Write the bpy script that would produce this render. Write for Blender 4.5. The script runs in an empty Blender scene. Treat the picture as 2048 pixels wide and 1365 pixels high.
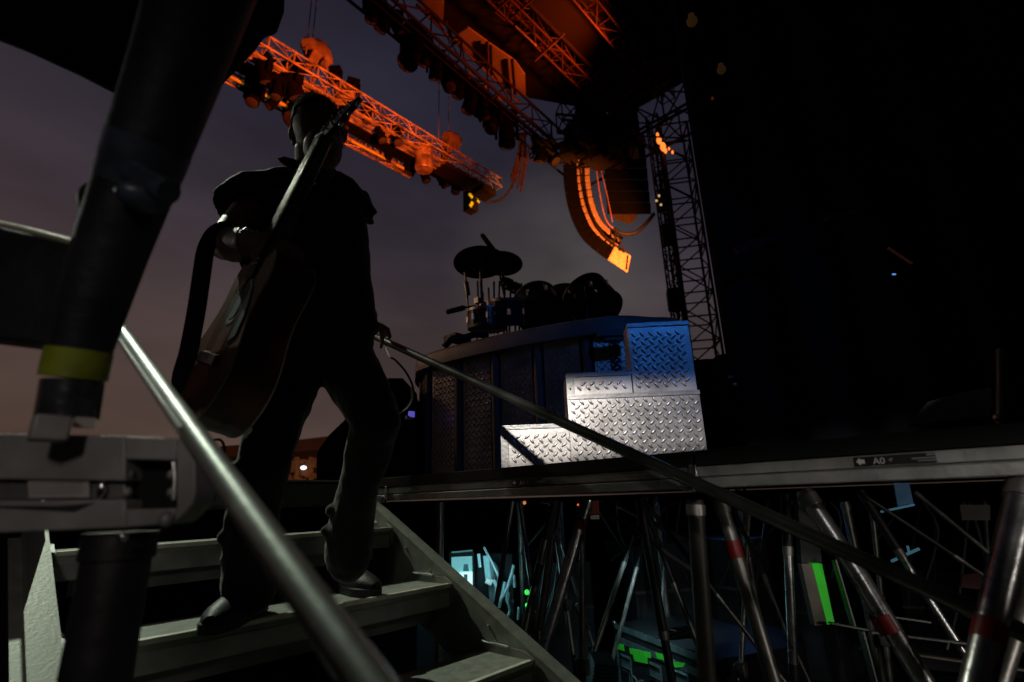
import bpy, bmesh, math, random
from math import sin, cos, pi, radians, sqrt, atan2
from mathutils import Vector, Matrix
random.seed(7)
scene = bpy.context.scene
C = scene.collection
V3 = Vector

# ------------------------------------------------------------------ camera
FPX, PITCH, ROLL, AZ = 1041.2, .2958, -.0340, .7235
H = V3((cos(AZ), sin(AZ), 0)); R0 = V3((sin(AZ), -cos(AZ), 0))
F0 = H*cos(PITCH) + V3((0, 0, sin(PITCH))); U0 = R0.cross(F0)
RR = R0*cos(ROLL) + U0*sin(ROLL); UU = -R0*sin(ROLL) + U0*cos(ROLL)
cd = bpy.data.cameras.new('camera'); cam = bpy.data.objects.new('camera', cd); C.objects.link(cam)
cam.matrix_world = Matrix(((RR.x, UU.x, -F0.x, 0), (RR.y, UU.y, -F0.y, 0), (RR.z, UU.z, -F0.z, 0), (0, 0, 0, 1)))
cd.sensor_width = 36; cd.lens = FPX/2048*36; cd.clip_start = .05; cd.clip_end = 600
cd.dof.use_dof = True; cd.dof.focus_distance = 2.15; cd.dof.aperture_fstop = 2.4
scene.camera = cam

def ray(x, y): return F0 + RR*((x-1024)/FPX) - UU*((y-682.5)/FPX)
def onx(x, y, v): r = ray(x, y); return r*(v/r.x)
def ony(x, y, v): r = ray(x, y); return r*(v/r.y)
def onz(x, y, v): r = ray(x, y); return r*(v/r.z)
def pv(x, y, d): r = ray(x, y); return r*(d/r.dot(H))      # point at horizontal distance d in front of the camera

# ------------------------------------------------------------------ world
w = bpy.data.worlds.new('World'); scene.world = w; w.use_nodes = True
nt = w.node_tree; nt.nodes.clear(); N = nt.nodes.new; L = nt.links.new
out = N('ShaderNodeOutputWorld'); add = N('ShaderNodeAddShader')
sky = N('ShaderNodeTexSky'); sky.sky_type = 'NISHITA'; sky.sun_disc = False
sky.sun_elevation = radians(-6); sky.sun_rotation = radians(-60)
bs = N('ShaderNodeBackground'); bs.inputs[1].default_value = .08; L(sky.outputs[0], bs.inputs[0])
tc = N('ShaderNodeTexCoord'); sx = N('ShaderNodeSeparateXYZ'); L(tc.outputs['Generated'], sx.inputs[0])
ramp = N('ShaderNodeValToRGB'); L(sx.outputs[2], ramp.inputs[0])
cr = ramp.color_ramp
cr.elements[0].position = 0.0; cr.elements[0].color = (.046, .027, .020, 1)
cr.elements[1].position = 1.0; cr.elements[1].color = (.006, .006, .012, 1)
for p, c in ((.12, (.047, .0315, .0265, 1)), (.3, (.038, .0272, .0275, 1)), (.45, (.0250, .0195, .0262, 1)), (.62, (.0145, .0128, .0215, 1)), (.8, (.0085, .0081, .0145, 1))):
    e = cr.elements.new(p); e.color = c
ns = N('ShaderNodeTexNoise'); ns.inputs['Scale'].default_value = 2.2; ns.inputs['Detail'].default_value = 4; ns.inputs['Roughness'].default_value = .5
mp = N('ShaderNodeMapping'); mp.inputs['Scale'].default_value = (1, 1, 2.6); L(tc.outputs['Generated'], mp.inputs[0]); L(mp.outputs[0], ns.inputs[0])
mr = N('ShaderNodeMapRange'); mr.inputs[1].default_value = .35; mr.inputs[2].default_value = .7; mr.inputs[3].default_value = 1.3; mr.inputs[4].default_value = 2.3
L(ns.outputs[0], mr.inputs[0])
# warm haze side (towards -x) and cool side
mx = N('ShaderNodeMapRange'); mx.inputs[1].default_value = -.3; mx.inputs[2].default_value = .85; mx.inputs[3].default_value = 0; mx.inputs[4].default_value = 1
L(sx.outputs[0], mx.inputs[0])
tint = N('ShaderNodeMixRGB'); tint.blend_type = 'MIX'; L(mx.outputs[0], tint.inputs[0]); tint.inputs[1].default_value = (1.05, .93, .80, 1); tint.inputs[2].default_value = (.76, .80, .88, 1)
m1 = N('ShaderNodeMixRGB'); m1.blend_type = 'MULTIPLY'; m1.inputs[0].default_value = 1; L(ramp.outputs[0], m1.inputs[1]); L(tint.outputs[0], m1.inputs[2])
# sky dimmed behind the camera to keep ambient light off the performer
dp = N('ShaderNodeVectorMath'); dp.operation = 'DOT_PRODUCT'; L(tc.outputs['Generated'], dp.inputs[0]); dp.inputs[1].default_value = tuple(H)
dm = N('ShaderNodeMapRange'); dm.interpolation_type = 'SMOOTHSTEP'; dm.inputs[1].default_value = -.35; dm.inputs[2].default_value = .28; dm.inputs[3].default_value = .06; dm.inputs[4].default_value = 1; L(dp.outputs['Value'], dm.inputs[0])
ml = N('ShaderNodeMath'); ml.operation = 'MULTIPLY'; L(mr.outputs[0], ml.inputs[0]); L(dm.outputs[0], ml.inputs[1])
# paler low cloud lit by the show, over the drum riser
gd = N('ShaderNodeVectorMath'); gd.operation = 'DOT_PRODUCT'; L(tc.outputs['Generated'], gd.inputs[0]); gd.inputs[1].default_value = tuple(ray(1130, 560).normalized())
gm = N('ShaderNodeMapRange'); gm.interpolation_type = 'SMOOTHSTEP'; gm.inputs[1].default_value = .968; gm.inputs[2].default_value = 1; L(gd.outputs['Value'], gm.inputs[0])
gn = N('ShaderNodeTexNoise'); gn.inputs['Scale'].default_value = 5; gn.inputs['Detail'].default_value = 3; L(tc.outputs['Generated'], gn.inputs[0])
gg = N('ShaderNodeMath'); gg.operation = 'MULTIPLY'; L(gm.outputs[0], gg.inputs[0]); L(gn.outputs[0], gg.inputs[1])
ga = N('ShaderNodeMixRGB'); ga.blend_type = 'ADD'; L(gg.outputs[0], ga.inputs[0]); L(m1.outputs[0], ga.inputs[1]); ga.inputs[2].default_value = (.030, .028, .020, 1)
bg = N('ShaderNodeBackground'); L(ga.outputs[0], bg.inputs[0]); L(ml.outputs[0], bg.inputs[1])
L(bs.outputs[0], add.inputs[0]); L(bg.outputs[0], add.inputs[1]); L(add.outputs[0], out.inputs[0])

# ------------------------------------------------------------------ lights: stage lamps of a dusk concert and added fills
def lamp(name, kind, loc, target, power, color, size=.05, cone=None, blend=.3):
    ld = bpy.data.lights.new(name, kind); ld.energy = power; ld.color = color
    if kind == 'AREA': ld.size = size
    else: ld.shadow_soft_size = size
    if kind == 'SPOT': ld.spot_size = radians(cone); ld.spot_blend = blend
    o = bpy.data.objects.new(name, ld); C.objects.link(o); o.location = loc
    if target is not None: o.rotation_euler = (V3(target)-V3(loc)).to_track_quat('-Z', 'Y').to_euler()
    return o
def shutters(o, edges):
    """framing shutters of a profile spot: each edge (P, Q, inside point, softness) cuts the beam along the line P-Q"""
    bpy.context.view_layer.update()
    inv = o.matrix_world.inverted(); ld = o.data; ld.use_nodes = True; t = ld.node_tree; em = t.nodes['Emission']
    c = t.nodes.new('ShaderNodeTexCoord'); s = t.nodes.new('ShaderNodeSeparateXYZ'); t.links.new(c.outputs['Normal'], s.inputs[0])
    def m(op, a, b):
        n = t.nodes.new('ShaderNodeMath'); n.operation = op
        for i, q in enumerate((a, b)):
            if q is None: continue
            if isinstance(q, (int, float)): n.inputs[i].default_value = q
            else: t.links.new(q, n.inputs[i])
        return n.outputs[0]
    nz = m('ABSOLUTE', s.outputs[2], None); u = m('DIVIDE', s.outputs[0], nz); v = m('DIVIDE', s.outputs[1], nz)
    def uv(P): q = inv @ V3(P); return V3((q.x/-q.z, q.y/-q.z))
    k = None
    for P, Q, K, soft in edges:
        P, Q, K = uv(P), uv(Q), uv(K); d = (Q-P).normalized(); n_ = V3((-d.y, d.x))
        if (K-P).dot(n_) < 0: n_ = -n_
        dist = m('SUBTRACT', m('ADD', m('MULTIPLY', u, n_.x), m('MULTIPLY', v, n_.y)), P.dot(n_))
        mr_ = t.nodes.new('ShaderNodeMapRange'); mr_.interpolation_type = 'SMOOTHSTEP'; t.links.new(dist, mr_.inputs[0])
        mr_.inputs[1].default_value = -soft/2; mr_.inputs[2].default_value = soft/2; mr_.inputs[3].default_value = 0; mr_.inputs[4].default_value = 1
        k = mr_.outputs[0] if k is None else m('MULTIPLY', k, mr_.outputs[0])
    t.links.new(k, em.inputs['Strength'])

key = lamp('key_spot', 'SPOT', (.35, 7.6, 6.2), (.65, 1.15, .1), 1350, (.88, 1, .80), .05, 32, .3)
shutters(key, [(V3((1.41, 2.3, .1)), V3((1.41, -1, .1)), V3((.8, 1.2, -.2)), .03), (V3((1.33, .95, .22)), V3((.2, -1.2, -.9)), V3((.8, 1.6, -.2)), .05)])
rim = lamp('added_rim_spot', 'SPOT', (-2.4, 7.4, 2.9), (.60, 1.38, .95), 105, (.90, 1, .84), .05, 16, .4)  # added rim lamp, cut to the performer's upper body
shutters(rim, [(pv(350, 500, 1.3), pv(800, 500, 1.3), pv(600, 300, 1.35), .03), (V3((1.3, 1.2, .5)), V3((1.3, 1.2, 1.5)), V3((.6, 1.3, .9)), .05)])
white = lamp('profile_spot', 'SPOT', (-1.0, -.6, 1.49), (1.78, 1.14, .20), 225, (1, .93, .86), .045, 40, .1)
shutters(white, [(pv(1120, 778, 2.1), pv(1420, 770, 2.08), pv(1250, 850, 2.1), .018), (pv(1000, 940, 2.12), pv(1420, 898, 2.08), pv(1250, 850, 2.1), .006), (pv(985, 840, 2.12), pv(988, 960, 2.12), pv(1250, 850, 2.1), .01)])
blue = lamp('blue_wash', 'SPOT', (.2, -1.6, 2.6), (2.0, 1.05, .6), 66, (.03, .24, 1), .10, 50, .8)
shutters(blue, [(pv(1030, 600, 2.4), pv(1035, 900, 2.4), pv(1300, 700, 2.2), .20), (pv(1000, 940, 2.12), pv(1420, 898, 2.08), pv(1250, 850, 2.1), .02)])
fill = lamp('added_understage_fill', 'SPOT', (1.30, -1.2, -.12), (2.0, .6, -.45), 13, (1, .93, .82), .07, 100, .5)  # added fill for the struts, kept off the handrail
shutters(fill, [(V3((1.418, 1.6, .080)), V3((1.418, -.4, .080)), V3((1.418, .3, -.4)), .012), (V3((1.356, -.1, 0)), V3((1.356, -.1, -1)), V3((1.9, .3, -.5)), .02)])
de = lamp('added_deck_edge_fill', 'SPOT', (-.9, -1.5, .75), (1.418, .15, .0), 75, (1, .95, .88), .05, 60, .5)  # added fill for the aluminium edge of the near deck
shutters(de, [(V3((1.418, 1.6, .082)), V3((1.418, -.4, .082)), V3((1.418, .3, -.4)), .01), (V3((1.418, 1.6, -.02)), V3((1.418, -.4, -.10)), V3((1.418, .3, .05)), .10), (V3((1.418, .72, 0)), V3((1.418, .72, -1)), V3((1.418, .1, 0)), .10)])
ub = lamp('added_understage_blue', 'POINT', (4.4, 1.6, -.25), None, .8, (.18, .38, 1), .12)  # added faint blue fill for struts and cables, no fixture there
uc = lamp('added_case_fill', 'SPOT', (2.75, 1.55, -.30), (3.25, 1.75, -1.05), 11, (.60, .95, 1), .06, 80, .8)  # added fill that lifts the flight case out of the dark
o1 = lamp('orange_wash', 'SPOT', (4.6, 4.6, 5.0), (4.4, 8.3, 7.9), 2500, (1, .105, .010), .10, 84, .9)
shutters(o1, [(V3((1, 7.35, 8)), V3((9, 7.35, 8)), V3((5, 8.5, 8)), .08)])
o2 = lamp('orange_roof_wash', 'SPOT', (8.2, 3.6, 8.3), (6.6, 5.9, 9.5), 430, (1, .085, .006), .12, 100, .9)
o3 = lamp('orange_side_wash', 'SPOT', (8.8, 3.6, 4.2), (10.4, 6.9, 6.4), 2700, (1, .20, .03), .08, 60, .5)
warm = lamp('amber_glow', 'SPOT', (.5, 6.2, 3.2), (2.2, 2.9, .6), 120, (1, .55, .33), .2, 46, .8)
back = lamp('added_foreground_fill', 'SPOT', (-.9, -.5, .75), (-.05, .55, .05), 15, (1, .88, .82), .12, 90, .8)  # added fill for the near beam and post on the left
shutters(back, [(pv(405, 800, .47), pv(405, 1300, .47), pv(100, 1000, .47), .05), (pv(0, 330, .6), pv(400, 330, .6), pv(100, 1000, .47), .4)])
under = lamp('understage_monitor_glow', 'POINT', pv(968, 1150, 3.75), None, 1.6, (.45, .95, 1), .05)
wg = lamp('added_wing_fill', 'SPOT', (1.7, -.6, 1.7), (2.35, .35, .45), 1.3, (.35, .65, .85), .1, 60, .9)  # added faint fill on the wing case and drape
vs = scene.view_settings; vs.view_transform = 'Standard'; vs.look = 'None'; vs.exposure = 0; vs.gamma = 1

# ------------------------------------------------------------------ materials
MT = {}
def mat(name, col, rough=.5, metal=0, var=.25, vs_=12, bump=0, bs_=60, emit=0, ecol=None, spec=.5, coat=0):
    if name in MT: return MT[name]
    m = bpy.data.materials.new(name); m.use_nodes = True; t = m.node_tree; b = t.nodes['Principled BSDF']
    b.inputs['Roughness'].default_value = rough; b.inputs['Metallic'].default_value = metal
    b.inputs['Specular IOR Level'].default_value = spec; b.inputs['Coat Weight'].default_value = coat
    c = t.nodes.new('ShaderNodeTexCoord'); n = t.nodes.new('ShaderNodeTexNoise'); n.inputs['Scale'].default_value = vs_; n.inputs['Detail'].default_value = 6
    t.links.new(c.outputs['Object'], n.inputs['Vector'])
    r = t.nodes.new('ShaderNodeValToRGB'); t.links.new(n.outputs['Fac'], r.inputs[0])
    r.color_ramp.elements[0].position = .3; r.color_ramp.elements[1].position = .7
    r.color_ramp.elements[0].color = tuple(x*(1-var) for x in col)+(1,); r.color_ramp.elements[1].color = tuple(min(1, x*(1+var)) for x in col)+(1,)
    t.links.new(r.outputs[0], b.inputs['Base Color'])
    rm = t.nodes.new('ShaderNodeMapRange'); t.links.new(n.outputs['Fac'], rm.inputs[0]); rm.inputs[3].default_value = max(.03, rough*.75); rm.inputs[4].default_value = min(1, rough*1.3)
    t.links.new(rm.outputs[0], b.inputs['Roughness'])
    if bump:
        n2 = t.nodes.new('ShaderNodeTexNoise'); n2.inputs['Scale'].default_value = bs_; n2.inputs['Detail'].default_value = 4; t.links.new(c.outputs['Object'], n2.inputs['Vector'])
        bp = t.nodes.new('ShaderNodeBump'); bp.inputs['Strength'].default_value = bump; bp.inputs['Distance'].default_value = .004
        t.links.new(n2.outputs['Fac'], bp.inputs['Height']); t.links.new(bp.outputs[0], b.inputs['Normal'])
    if emit:
        b.inputs['Emission Color'].default_value = (ecol or col)+(1,); b.inputs['Emission Strength'].default_value = emit
    MT[name] = m; return m
alu = mat('aluminium', (.42, .42, .41), .34, .85, .15, 9, .15, 90)
alu_matt = mat('matt_aluminium', (.36, .36, .345), .5, .55, .22, 14, .25, 70)
alu_dirty = mat('scuffed_aluminium', (.19, .19, .185), .5, .6, .35, 8, .3, 60)
beam_m = mat('weathered_aluminium', (.30, .29, .28), .55, .35, .3, 10, .3, 40)
steel = mat('galvanised_steel', (.46, .46, .47), .28, .95, .3, 18, .2, 60)
steel_d = mat('dull_steel', (.26, .25, .235), .42, .8, .35, 16, .2, 50)
blackm = mat('black_powder_coat', (.012, .012, .013), .5, 0, .3, 20, .2, 90)
blackb = mat('black_board', (.008, .008, .008), .75, 0, .4, 12, .3, 60, spec=.25)
drape_m = mat('black_drape', (.011, .012, .014), .95, 0, .3, 3, .3, 60, spec=.1)
tape_b = mat('black_tape', (.014, .015, .02), .45, 0, .5, 20, .8, 60)
rubber = mat('cable_rubber', (.010, .010, .011), .6, 0, .2, 20)
tread_m = mat('ribbed_tread', (.25, .27, .23), .6, .1, .25, 26, .35, 140)
nose_m = mat('tread_nose', (.80, .82, .68), .45, .2, .15, 30)
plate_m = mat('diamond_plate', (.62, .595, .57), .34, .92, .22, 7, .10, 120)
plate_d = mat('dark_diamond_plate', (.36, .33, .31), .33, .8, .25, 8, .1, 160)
rim_m = mat('riser_rim_paint', (.10, .095, .095), .55, 0, .25, 8, .1, 40)
truss_m = mat('truss_aluminium', (.34, .30, .28), .45, .4, .8, 4.5)
truss_d = mat('truss_unlit_black', (.007, .006, .006), .75, 0, .3, 6)  # near black so the roof edge reads unlit beside the orange trusses
fixt = mat('fixture_black', (.003, .003, .003), .9, 0, .3, 8, spec=.04)
cover_m = mat('rain_cover_cloth', (.22, .17, .15), .85, 0, .45, 5, .8, 8)
canvas_m = mat('roof_canvas', (.42, .40, .38), .8, 0, .3, 1.2, .4, 4)
roof_m = mat('roof_black', (.010, .009, .010), .9, 0, .4, .8, .5, 3)
red_t = mat('red_tape', (.26, .010, .009), .45, 0, .1, 30)
yel_t = mat('yellow_tape', (.33, .36, .012), .5, 0, .2, 24)
green_t = mat('green_tape', (.03, .55, .04), .5, 0, .12, 30, emit=.0)
skin_m = mat('skin', (.20, .11, .078), .55, 0, .12, 40, .3, 120)
shirt_m = mat('black_shirt_cloth', (.010, .011, .012), .85, 0, .2, 40, .4, 160, spec=.25)
pants_m = mat('black_denim', (.010, .010, .011), .85, 0, .25, 60, .5, 200, spec=.25)
shoe_m = mat('black_leather', (.014, .014, .016), .52, 0, .3, 30, .3, 80)
hair_m = mat('short_grey_hair', (.22, .19, .15), .6, 0, .4, 90, .5, 200)
gwood = mat('guitar_rosewood', (.060, .021, .011), .38, 0, .45, 16, .1, 60, spec=.3)
gtop = mat('guitar_spruce', (.13, .050, .022), .6, 0, .25, 14, .1, 60, spec=.02)
gbind = mat('guitar_binding', (.30, .28, .24), .35, 0, .1, 30)
gneck = mat('guitar_neck_lacquer', (.045, .035, .028), .38, 0, .2, 16, coat=.2)
chrome = mat('chrome', (.75, .75, .76), .12, 1, .05, 20)
white_p = mat('white_print', (.62, .62, .60), .6, 0, .08, 40)
def emis(name, col, s): return mat(name, col, .5, 0, 0, 5, emit=s, ecol=col)

for m_, w_ in ((shirt_m, .5), (pants_m, .35), (hair_m, .3)):
    m_.node_tree.nodes['Principled BSDF'].inputs['Sheen Weight'].default_value = w_; m_.node_tree.nodes['Principled BSDF'].inputs['Sheen Roughness'].default_value = .35

# ------------------------------------------------------------------ mesh builder
def basis(d, up=None):
    d = d.normalized(); up = V3(up) if up is not None else V3((0, 0, 1))
    if abs(d.dot(up)) > .98: up = V3((1, 0, 0))
    x = d.cross(up).normalized(); y = x.cross(d).normalized()
    return x, y, d
class MB:
    def __init__(s): s.b = bmesh.new()
    def hexa(s, P):
        v = [s.b.verts.new(p) for p in P]
        for f in ((3, 2, 1, 0), (4, 5, 6, 7), (0, 1, 5, 4), (1, 2, 6, 5), (2, 3, 7, 6), (3, 0, 4, 7)): s.b.faces.new([v[i] for i in f])
        return s
    def box(s, c, sz, M=None):
        c = V3(c); M = M or Matrix.Identity(3); hx, hy, hz = [q/2 for q in sz]
        return s.hexa([c + M @ V3(q) for q in ((-hx, -hy, -hz), (hx, -hy, -hz), (hx, hy, -hz), (-hx, hy, -hz), (-hx, -hy, hz), (hx, -hy, hz), (hx, hy, hz), (-hx, hy, hz))])
    def bar(s, p0, p1, wd, hd, up=None, off=(0, 0)):
        p0 = V3(p0); p1 = V3(p1); x, y, d = basis(p1-p0, up)
        q = []
        for p in (p0, p1):
            for a, b in ((-1, -1), (1, -1), (1, 1), (-1, 1)): q.append(p + x*(a*wd/2+off[0]) + y*(b*hd/2+off[1]))
        return s.hexa(q)
    def tube(s, pts, r, n=12, cap=True, sq=1.0, up=None):
        pts = [V3(p) for p in pts]; k = len(pts)
        rs = r if isinstance(r, (list, tuple)) else [r]*k
        ring = []; px = None
        for i, p in enumerate(pts):
            d = (pts[min(i+1, k-1)]-pts[max(i-1, 0)]).normalized()
            if px is None: x, y, _ = basis(d, up)
            else: x = (px - d*px.dot(d)).normalized(); y = x.cross(d)
            px = x
            ring.append([s.b.verts.new(p + (x*cos(2*pi*j/n) + y*sin(2*pi*j/n)*sq)*rs[i]) for j in range(n)])
        for i in range(k-1):
            for j in range(n):
                a = ring[i][j], ring[i][(j+1) % n], ring[i+1][(j+1) % n], ring[i+1][j]; s.b.faces.new(a)
        if cap: s.b.faces.new(ring[0][::-1]); s.b.faces.new(ring[-1])
        return s
    def ball(s, c, r, M=None, n=16, m=10):
        if not isinstance(r, (list, tuple)): r = (r, r, r)
        c = V3(c); M = M or Matrix.Identity(3)
        rows = []
        for i in range(1, m):
            t = pi*i/m; rows.append([s.b.verts.new(c + M @ V3((r[0]*sin(t)*cos(2*pi*j/n), r[1]*sin(t)*sin(2*pi*j/n), r[2]*cos(t)))) for j in range(n)])
        top = s.b.verts.new(c + M @ V3((0, 0, r[2]))); bot = s.b.verts.new(c - M @ V3((0, 0, r[2])))
        for i in range(m-2):
            for j in range(n): s.b.faces.new((rows[i][j], rows[i+1][j], rows[i+1][(j+1) % n], rows[i][(j+1) % n]))
        for j in range(n): s.b.faces.new((top, rows[0][j], rows[0][(j+1) % n])); s.b.faces.new((bot, rows[-1][(j+1) % n], rows[-1][j]))
        return s
    def prism(s, pts, ext):
        """pts: outline points, ext: extrusion vector"""
        a = [s.b.verts.new(V3(p)) for p in pts]; c = [s.b.verts.new(V3(p)+V3(ext)) for p in pts]; n = len(pts)
        s.b.faces.new(a[::-1]); s.b.faces.new(c)
        for i in range(n): s.b.faces.new((a[i], a[(i+1) % n], c[(i+1) % n], c[i]))
        return s
    def lathe(s, c, ax, prof, n=24, up=None):
        c = V3(c); x, y, d = basis(V3(ax), up); rows = []
        for r, h in prof: rows.append([s.b.verts.new(c + d*h + (x*cos(2*pi*j/n)+y*sin(2*pi*j/n))*max(r, .0004)) for j in range(n)])
        for i in range(len(rows)-1):
            for j in range(n): s.b.faces.new((rows[i][j], rows[i][(j+1) % n], rows[i+1][(j+1) % n], rows[i+1][j]))
        s.b.faces.new(rows[0][::-1]); s.b.faces.new(rows[-1])
        return s
    def build(s, name, m, parent=None, smooth=True, bevel=0, angle=40):
        bmesh.ops.recalc_face_normals(s.b, faces=s.b.faces[:])
        if smooth:
            for f in s.b.faces: f.smooth = True
            for e in s.b.edges:
                if len(e.link_faces) == 2 and e.calc_face_angle(0) > radians(angle): e.smooth = False
        me = bpy.data.meshes.new(name)
        if parent is not None:
            off = parent.location
            if parent.parent: off = off + parent.parent.location
            if off.length > 0: bmesh.ops.translate(s.b, verts=s.b.verts, vec=-off)
            loc = V3((0, 0, 0))
        else:
            vs = [v.co for v in s.b.verts]
            loc = V3(((min(v.x for v in vs)+max(v.x for v in vs))/2, (min(v.y for v in vs)+max(v.y for v in vs))/2, min(v.z for v in vs)))
            bmesh.ops.translate(s.b, verts=s.b.verts, vec=-loc)
        s.b.to_mesh(me); s.b.free(); me.materials.append(m)
        o = bpy.data.objects.new(name, me); C.objects.link(o); o.parent = parent; o.location = loc
        if bevel:
            md = o.modifiers.new('bevel', 'BEVEL'); md.width = bevel; md.segments = 2; md.limit_method = 'ANGLE'
        return o
def tag(o, label=None, cat=None, group=None, kind=None):
    if label: o['label'] = label
    if cat: o['category'] = cat
    if group: o['group'] = group
    if kind: o['kind'] = kind
    return o
def thing(name, loc, label, cat, group=None):
    o = bpy.data.objects.new(name, None); o.empty_display_size = .05; o.location = loc; C.objects.link(o)
    return tag(o, label, cat, group)
def text_mesh(name, s, size, loc, xdir, ydir, m, parent, ext=.0006):
    cu = bpy.data.curves.new(name, 'FONT'); cu.body = s; cu.size = size; cu.extrude = ext
    t = bpy.data.objects.new(name, cu); C.objects.link(t); dg = bpy.context.evaluated_depsgraph_get()
    me = bpy.data.meshes.new_from_object(t.evaluated_get(dg)); bpy.data.objects.remove(t)
    x = V3(xdir).normalized(); y = V3(ydir).normalized(); z = x.cross(y)
    me.transform(Matrix(((x.x, y.x, z.x, loc[0]), (x.y, y.y, z.y, loc[1]), (x.z, y.z, z.z, loc[2]), (0, 0, 0, 1))))
    if parent is not None:
        off = parent.location + (parent.parent.location if parent.parent else V3((0, 0, 0)))
        me.transform(Matrix.Translation(-off))
    me.materials.clear(); me.materials.append(m)
    o = bpy.data.objects.new(name, me); C.objects.link(o); o.parent = parent; return o
def voxel(o, size, smooth=6, disp=0, dscale=.08, seed=0):
    """fuse the overlapping closed shapes of one mesh into a single continuous skin"""
    md = o.modifiers.new('r', 'REMESH'); md.mode = 'VOXEL'; md.voxel_size = size; md.use_smooth_shade = True
    if smooth: s = o.modifiers.new('s', 'SMOOTH'); s.factor = .5; s.iterations = smooth
    if disp:
        tx = bpy.data.textures.new('folds', 'CLOUDS'); tx.noise_scale = dscale; tx.noise_depth = 2
        d = o.modifiers.new('d', 'DISPLACE'); d.texture = tx; d.strength = disp; d.mid_level = .5; d.texture_coords = 'LOCAL'
    bpy.context.view_layer.update(); dg = bpy.context.evaluated_depsgraph_get()
    me = bpy.data.meshes.new_from_object(o.evaluated_get(dg)); mt = o.data.materials[0]
    o.modifiers.clear(); o.data = me; me.materials.clear(); me.materials.append(mt)
    for p in me.polygons: p.use_smooth = True
    return o
def lerp(a, b, t): return V3(a)*(1-t)+V3(b)*t
def spline(P, n=6):
    P = [V3(p) for p in P]; out_ = []
    for i in range(len(P)-1):
        a, b, c, d = P[max(i-1, 0)], P[i], P[i+1], P[min(i+2, len(P)-1)]
        for k in range(n):
            t = k/n; out_.append(.5*((2*b) + (c-a)*t + (2*a-5*b+4*c-d)*t*t + (3*b-a-3*c+d)*t**3))
    out_.append(P[-1]); return out_
Z = V3((0, 0, 1))
ORD = ['first', 'second', 'third', 'fourth', 'fifth', 'sixth', 'seventh', 'eighth', 'ninth', 'tenth', 'eleventh', 'twelfth', 'thirteenth', 'fourteenth', 'fifteenth', 'sixteenth', 'seventeenth', 'eighteenth', 'nineteenth', 'twentieth']

# ================================================================== SETTING
GZ = -1.45; DT = .113; DB = .010; DX = 1.418; LY = 2.25
asph = mat('dark_asphalt', (.035, .035, .037), .85, 0, .4, 3, .6, 30)
g = MB(); g.box((0, 0, GZ-.05), (700, 700, .1)); tag(g.build('ground', asph), kind='structure')
g = MB()   # board floor of the stage, behind the front decks
g.box(((DX+1.2+13)/2, 1.2, DT-.03), (13-DX-1.2, 10.4, .055))
g.box((DX+.6, 4.3, DT-.03), (1.196, 4.2, .055))
g.box((-1.3, 4.95, DT-.03), (2*(DX+1.3)-.004, 2.9, .055))
tag(g.build('stage_floor', blackb), kind='structure')

# ---- front decks
def deck(y0, y1, label, txt, sub, dk):
    t = thing('stage_deck', V3((DX, (y0+y1)/2, DB)), label, 'stage deck', 'stage decks along the edge above the scaffold')
    b = MB(); b.box((DX+.6, (y0+y1)/2, (DT+.072)/2), (1.19, y1-y0-.004, DT-.072)); b.build('top_board', blackb, t, bevel=.002)
    m = mat('deck_rail_shaded', (.20, .20, .20), .55, .4, .35, 8, .3, 60) if dk else alu_matt  # darker copy of the aluminium, with the A1 deck's shade in its colour
    b = MB(); b.box((DX+.020, (y0+y1)/2, .0565), (.026, y1-y0-.006, .027)); b.box((DX+.028, (y0+y1)/2, .0415), (.026, y1-y0-.006, .006))
    b.box((DX+.017, (y0+y1)/2, .026), (.034, y1-y0-.006, .026))
    if dk: b.box((DX+.012, (y0+y1)/2, .037), (.012, y1-y0-.12, .004))
    b.build('frame_rail', m, t, bevel=.002)
    b = MB(); b.box((DX+.6, y0+.03, .045), (1.12, .05, .05)); b.box((DX+.6, y1-.03, .045), (1.12, .05, .05)); b.box((DX+1.15, (y0+y1)/2, .045), (.04, y1-y0-.12, .05)); b.build('cross_rail', alu_dirty, t)
    return t
dk1 = deck(.608, 2.105, 'dark stage deck with aluminium edge marked A1, above the red taped strut', 'A1', None, True)
dk0 = deck(-1.4, .604, 'lighter stage deck with aluminium edge marked A0, nearest on the right', 'A0', None, False)
def deck_label(t, px0, px1, py, txt):
    pa = onx(px0, py[0], DX); pb = onx(px1, py[1], DX)
    y0, y1 = pb.y, pa.y; zc = .0565; hh = .020; xs = DX+.0045
    lb = MB(); lb.box((xs, (y0+y1)/2, zc), (.002, y1-y0, hh)); l = lb.build('label_strip', mat('label_black', (.006, .006, .006), .5), t)
    W = y1-y0; x = xs-.0012
    a = MB(); s_ = hh*.42   # arrow head with a hole
    yc = y1 - W*.08
    a.prism([(x, yc+s_, zc), (x, yc, zc+s_), (x, yc, zc+s_*.55), (x, yc-s_, zc+s_*.55), (x, yc-s_, zc-s_*.55), (x, yc, zc-s_*.55), (x, yc, zc-s_)], (-.0006, 0, 0))
    a.build('arrow_mark', white_p, l, smooth=False)
    text_mesh('deck_number', txt, hh*.98, (x, y1-W*.24, zc-hh*.36), (0, -1, 0), (0, 0, 1), white_p, l)
    a = MB(); yc = y1-W*.47
    a.prism([(x, yc+s_*.7, zc), (x, yc, zc+s_*.5), (x, yc-s_*.6, zc+s_*.4), (x, yc-s_*.2, zc), (x, yc, zc-s_*.5)], (-.0006, 0, 0)); a.build('small_mark', mat('grey_print', (.2, .2, .2), .6), l, smooth=False)
    a = MB()
    a.box((x-.0003, y0+W*.05, zc+hh*.32), (.0006, W*.11, hh*.2)); a.box((x-.0003, y0+W*.14, zc), (.0006, W*.28, hh*.16)); a.box((x-.0003, y0+W*.11, zc-hh*.26), (.0006, W*.22, hh*.12)); a.build('small_print', mat('grey_print2', (.22, .22, .22), .6), l)
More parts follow.
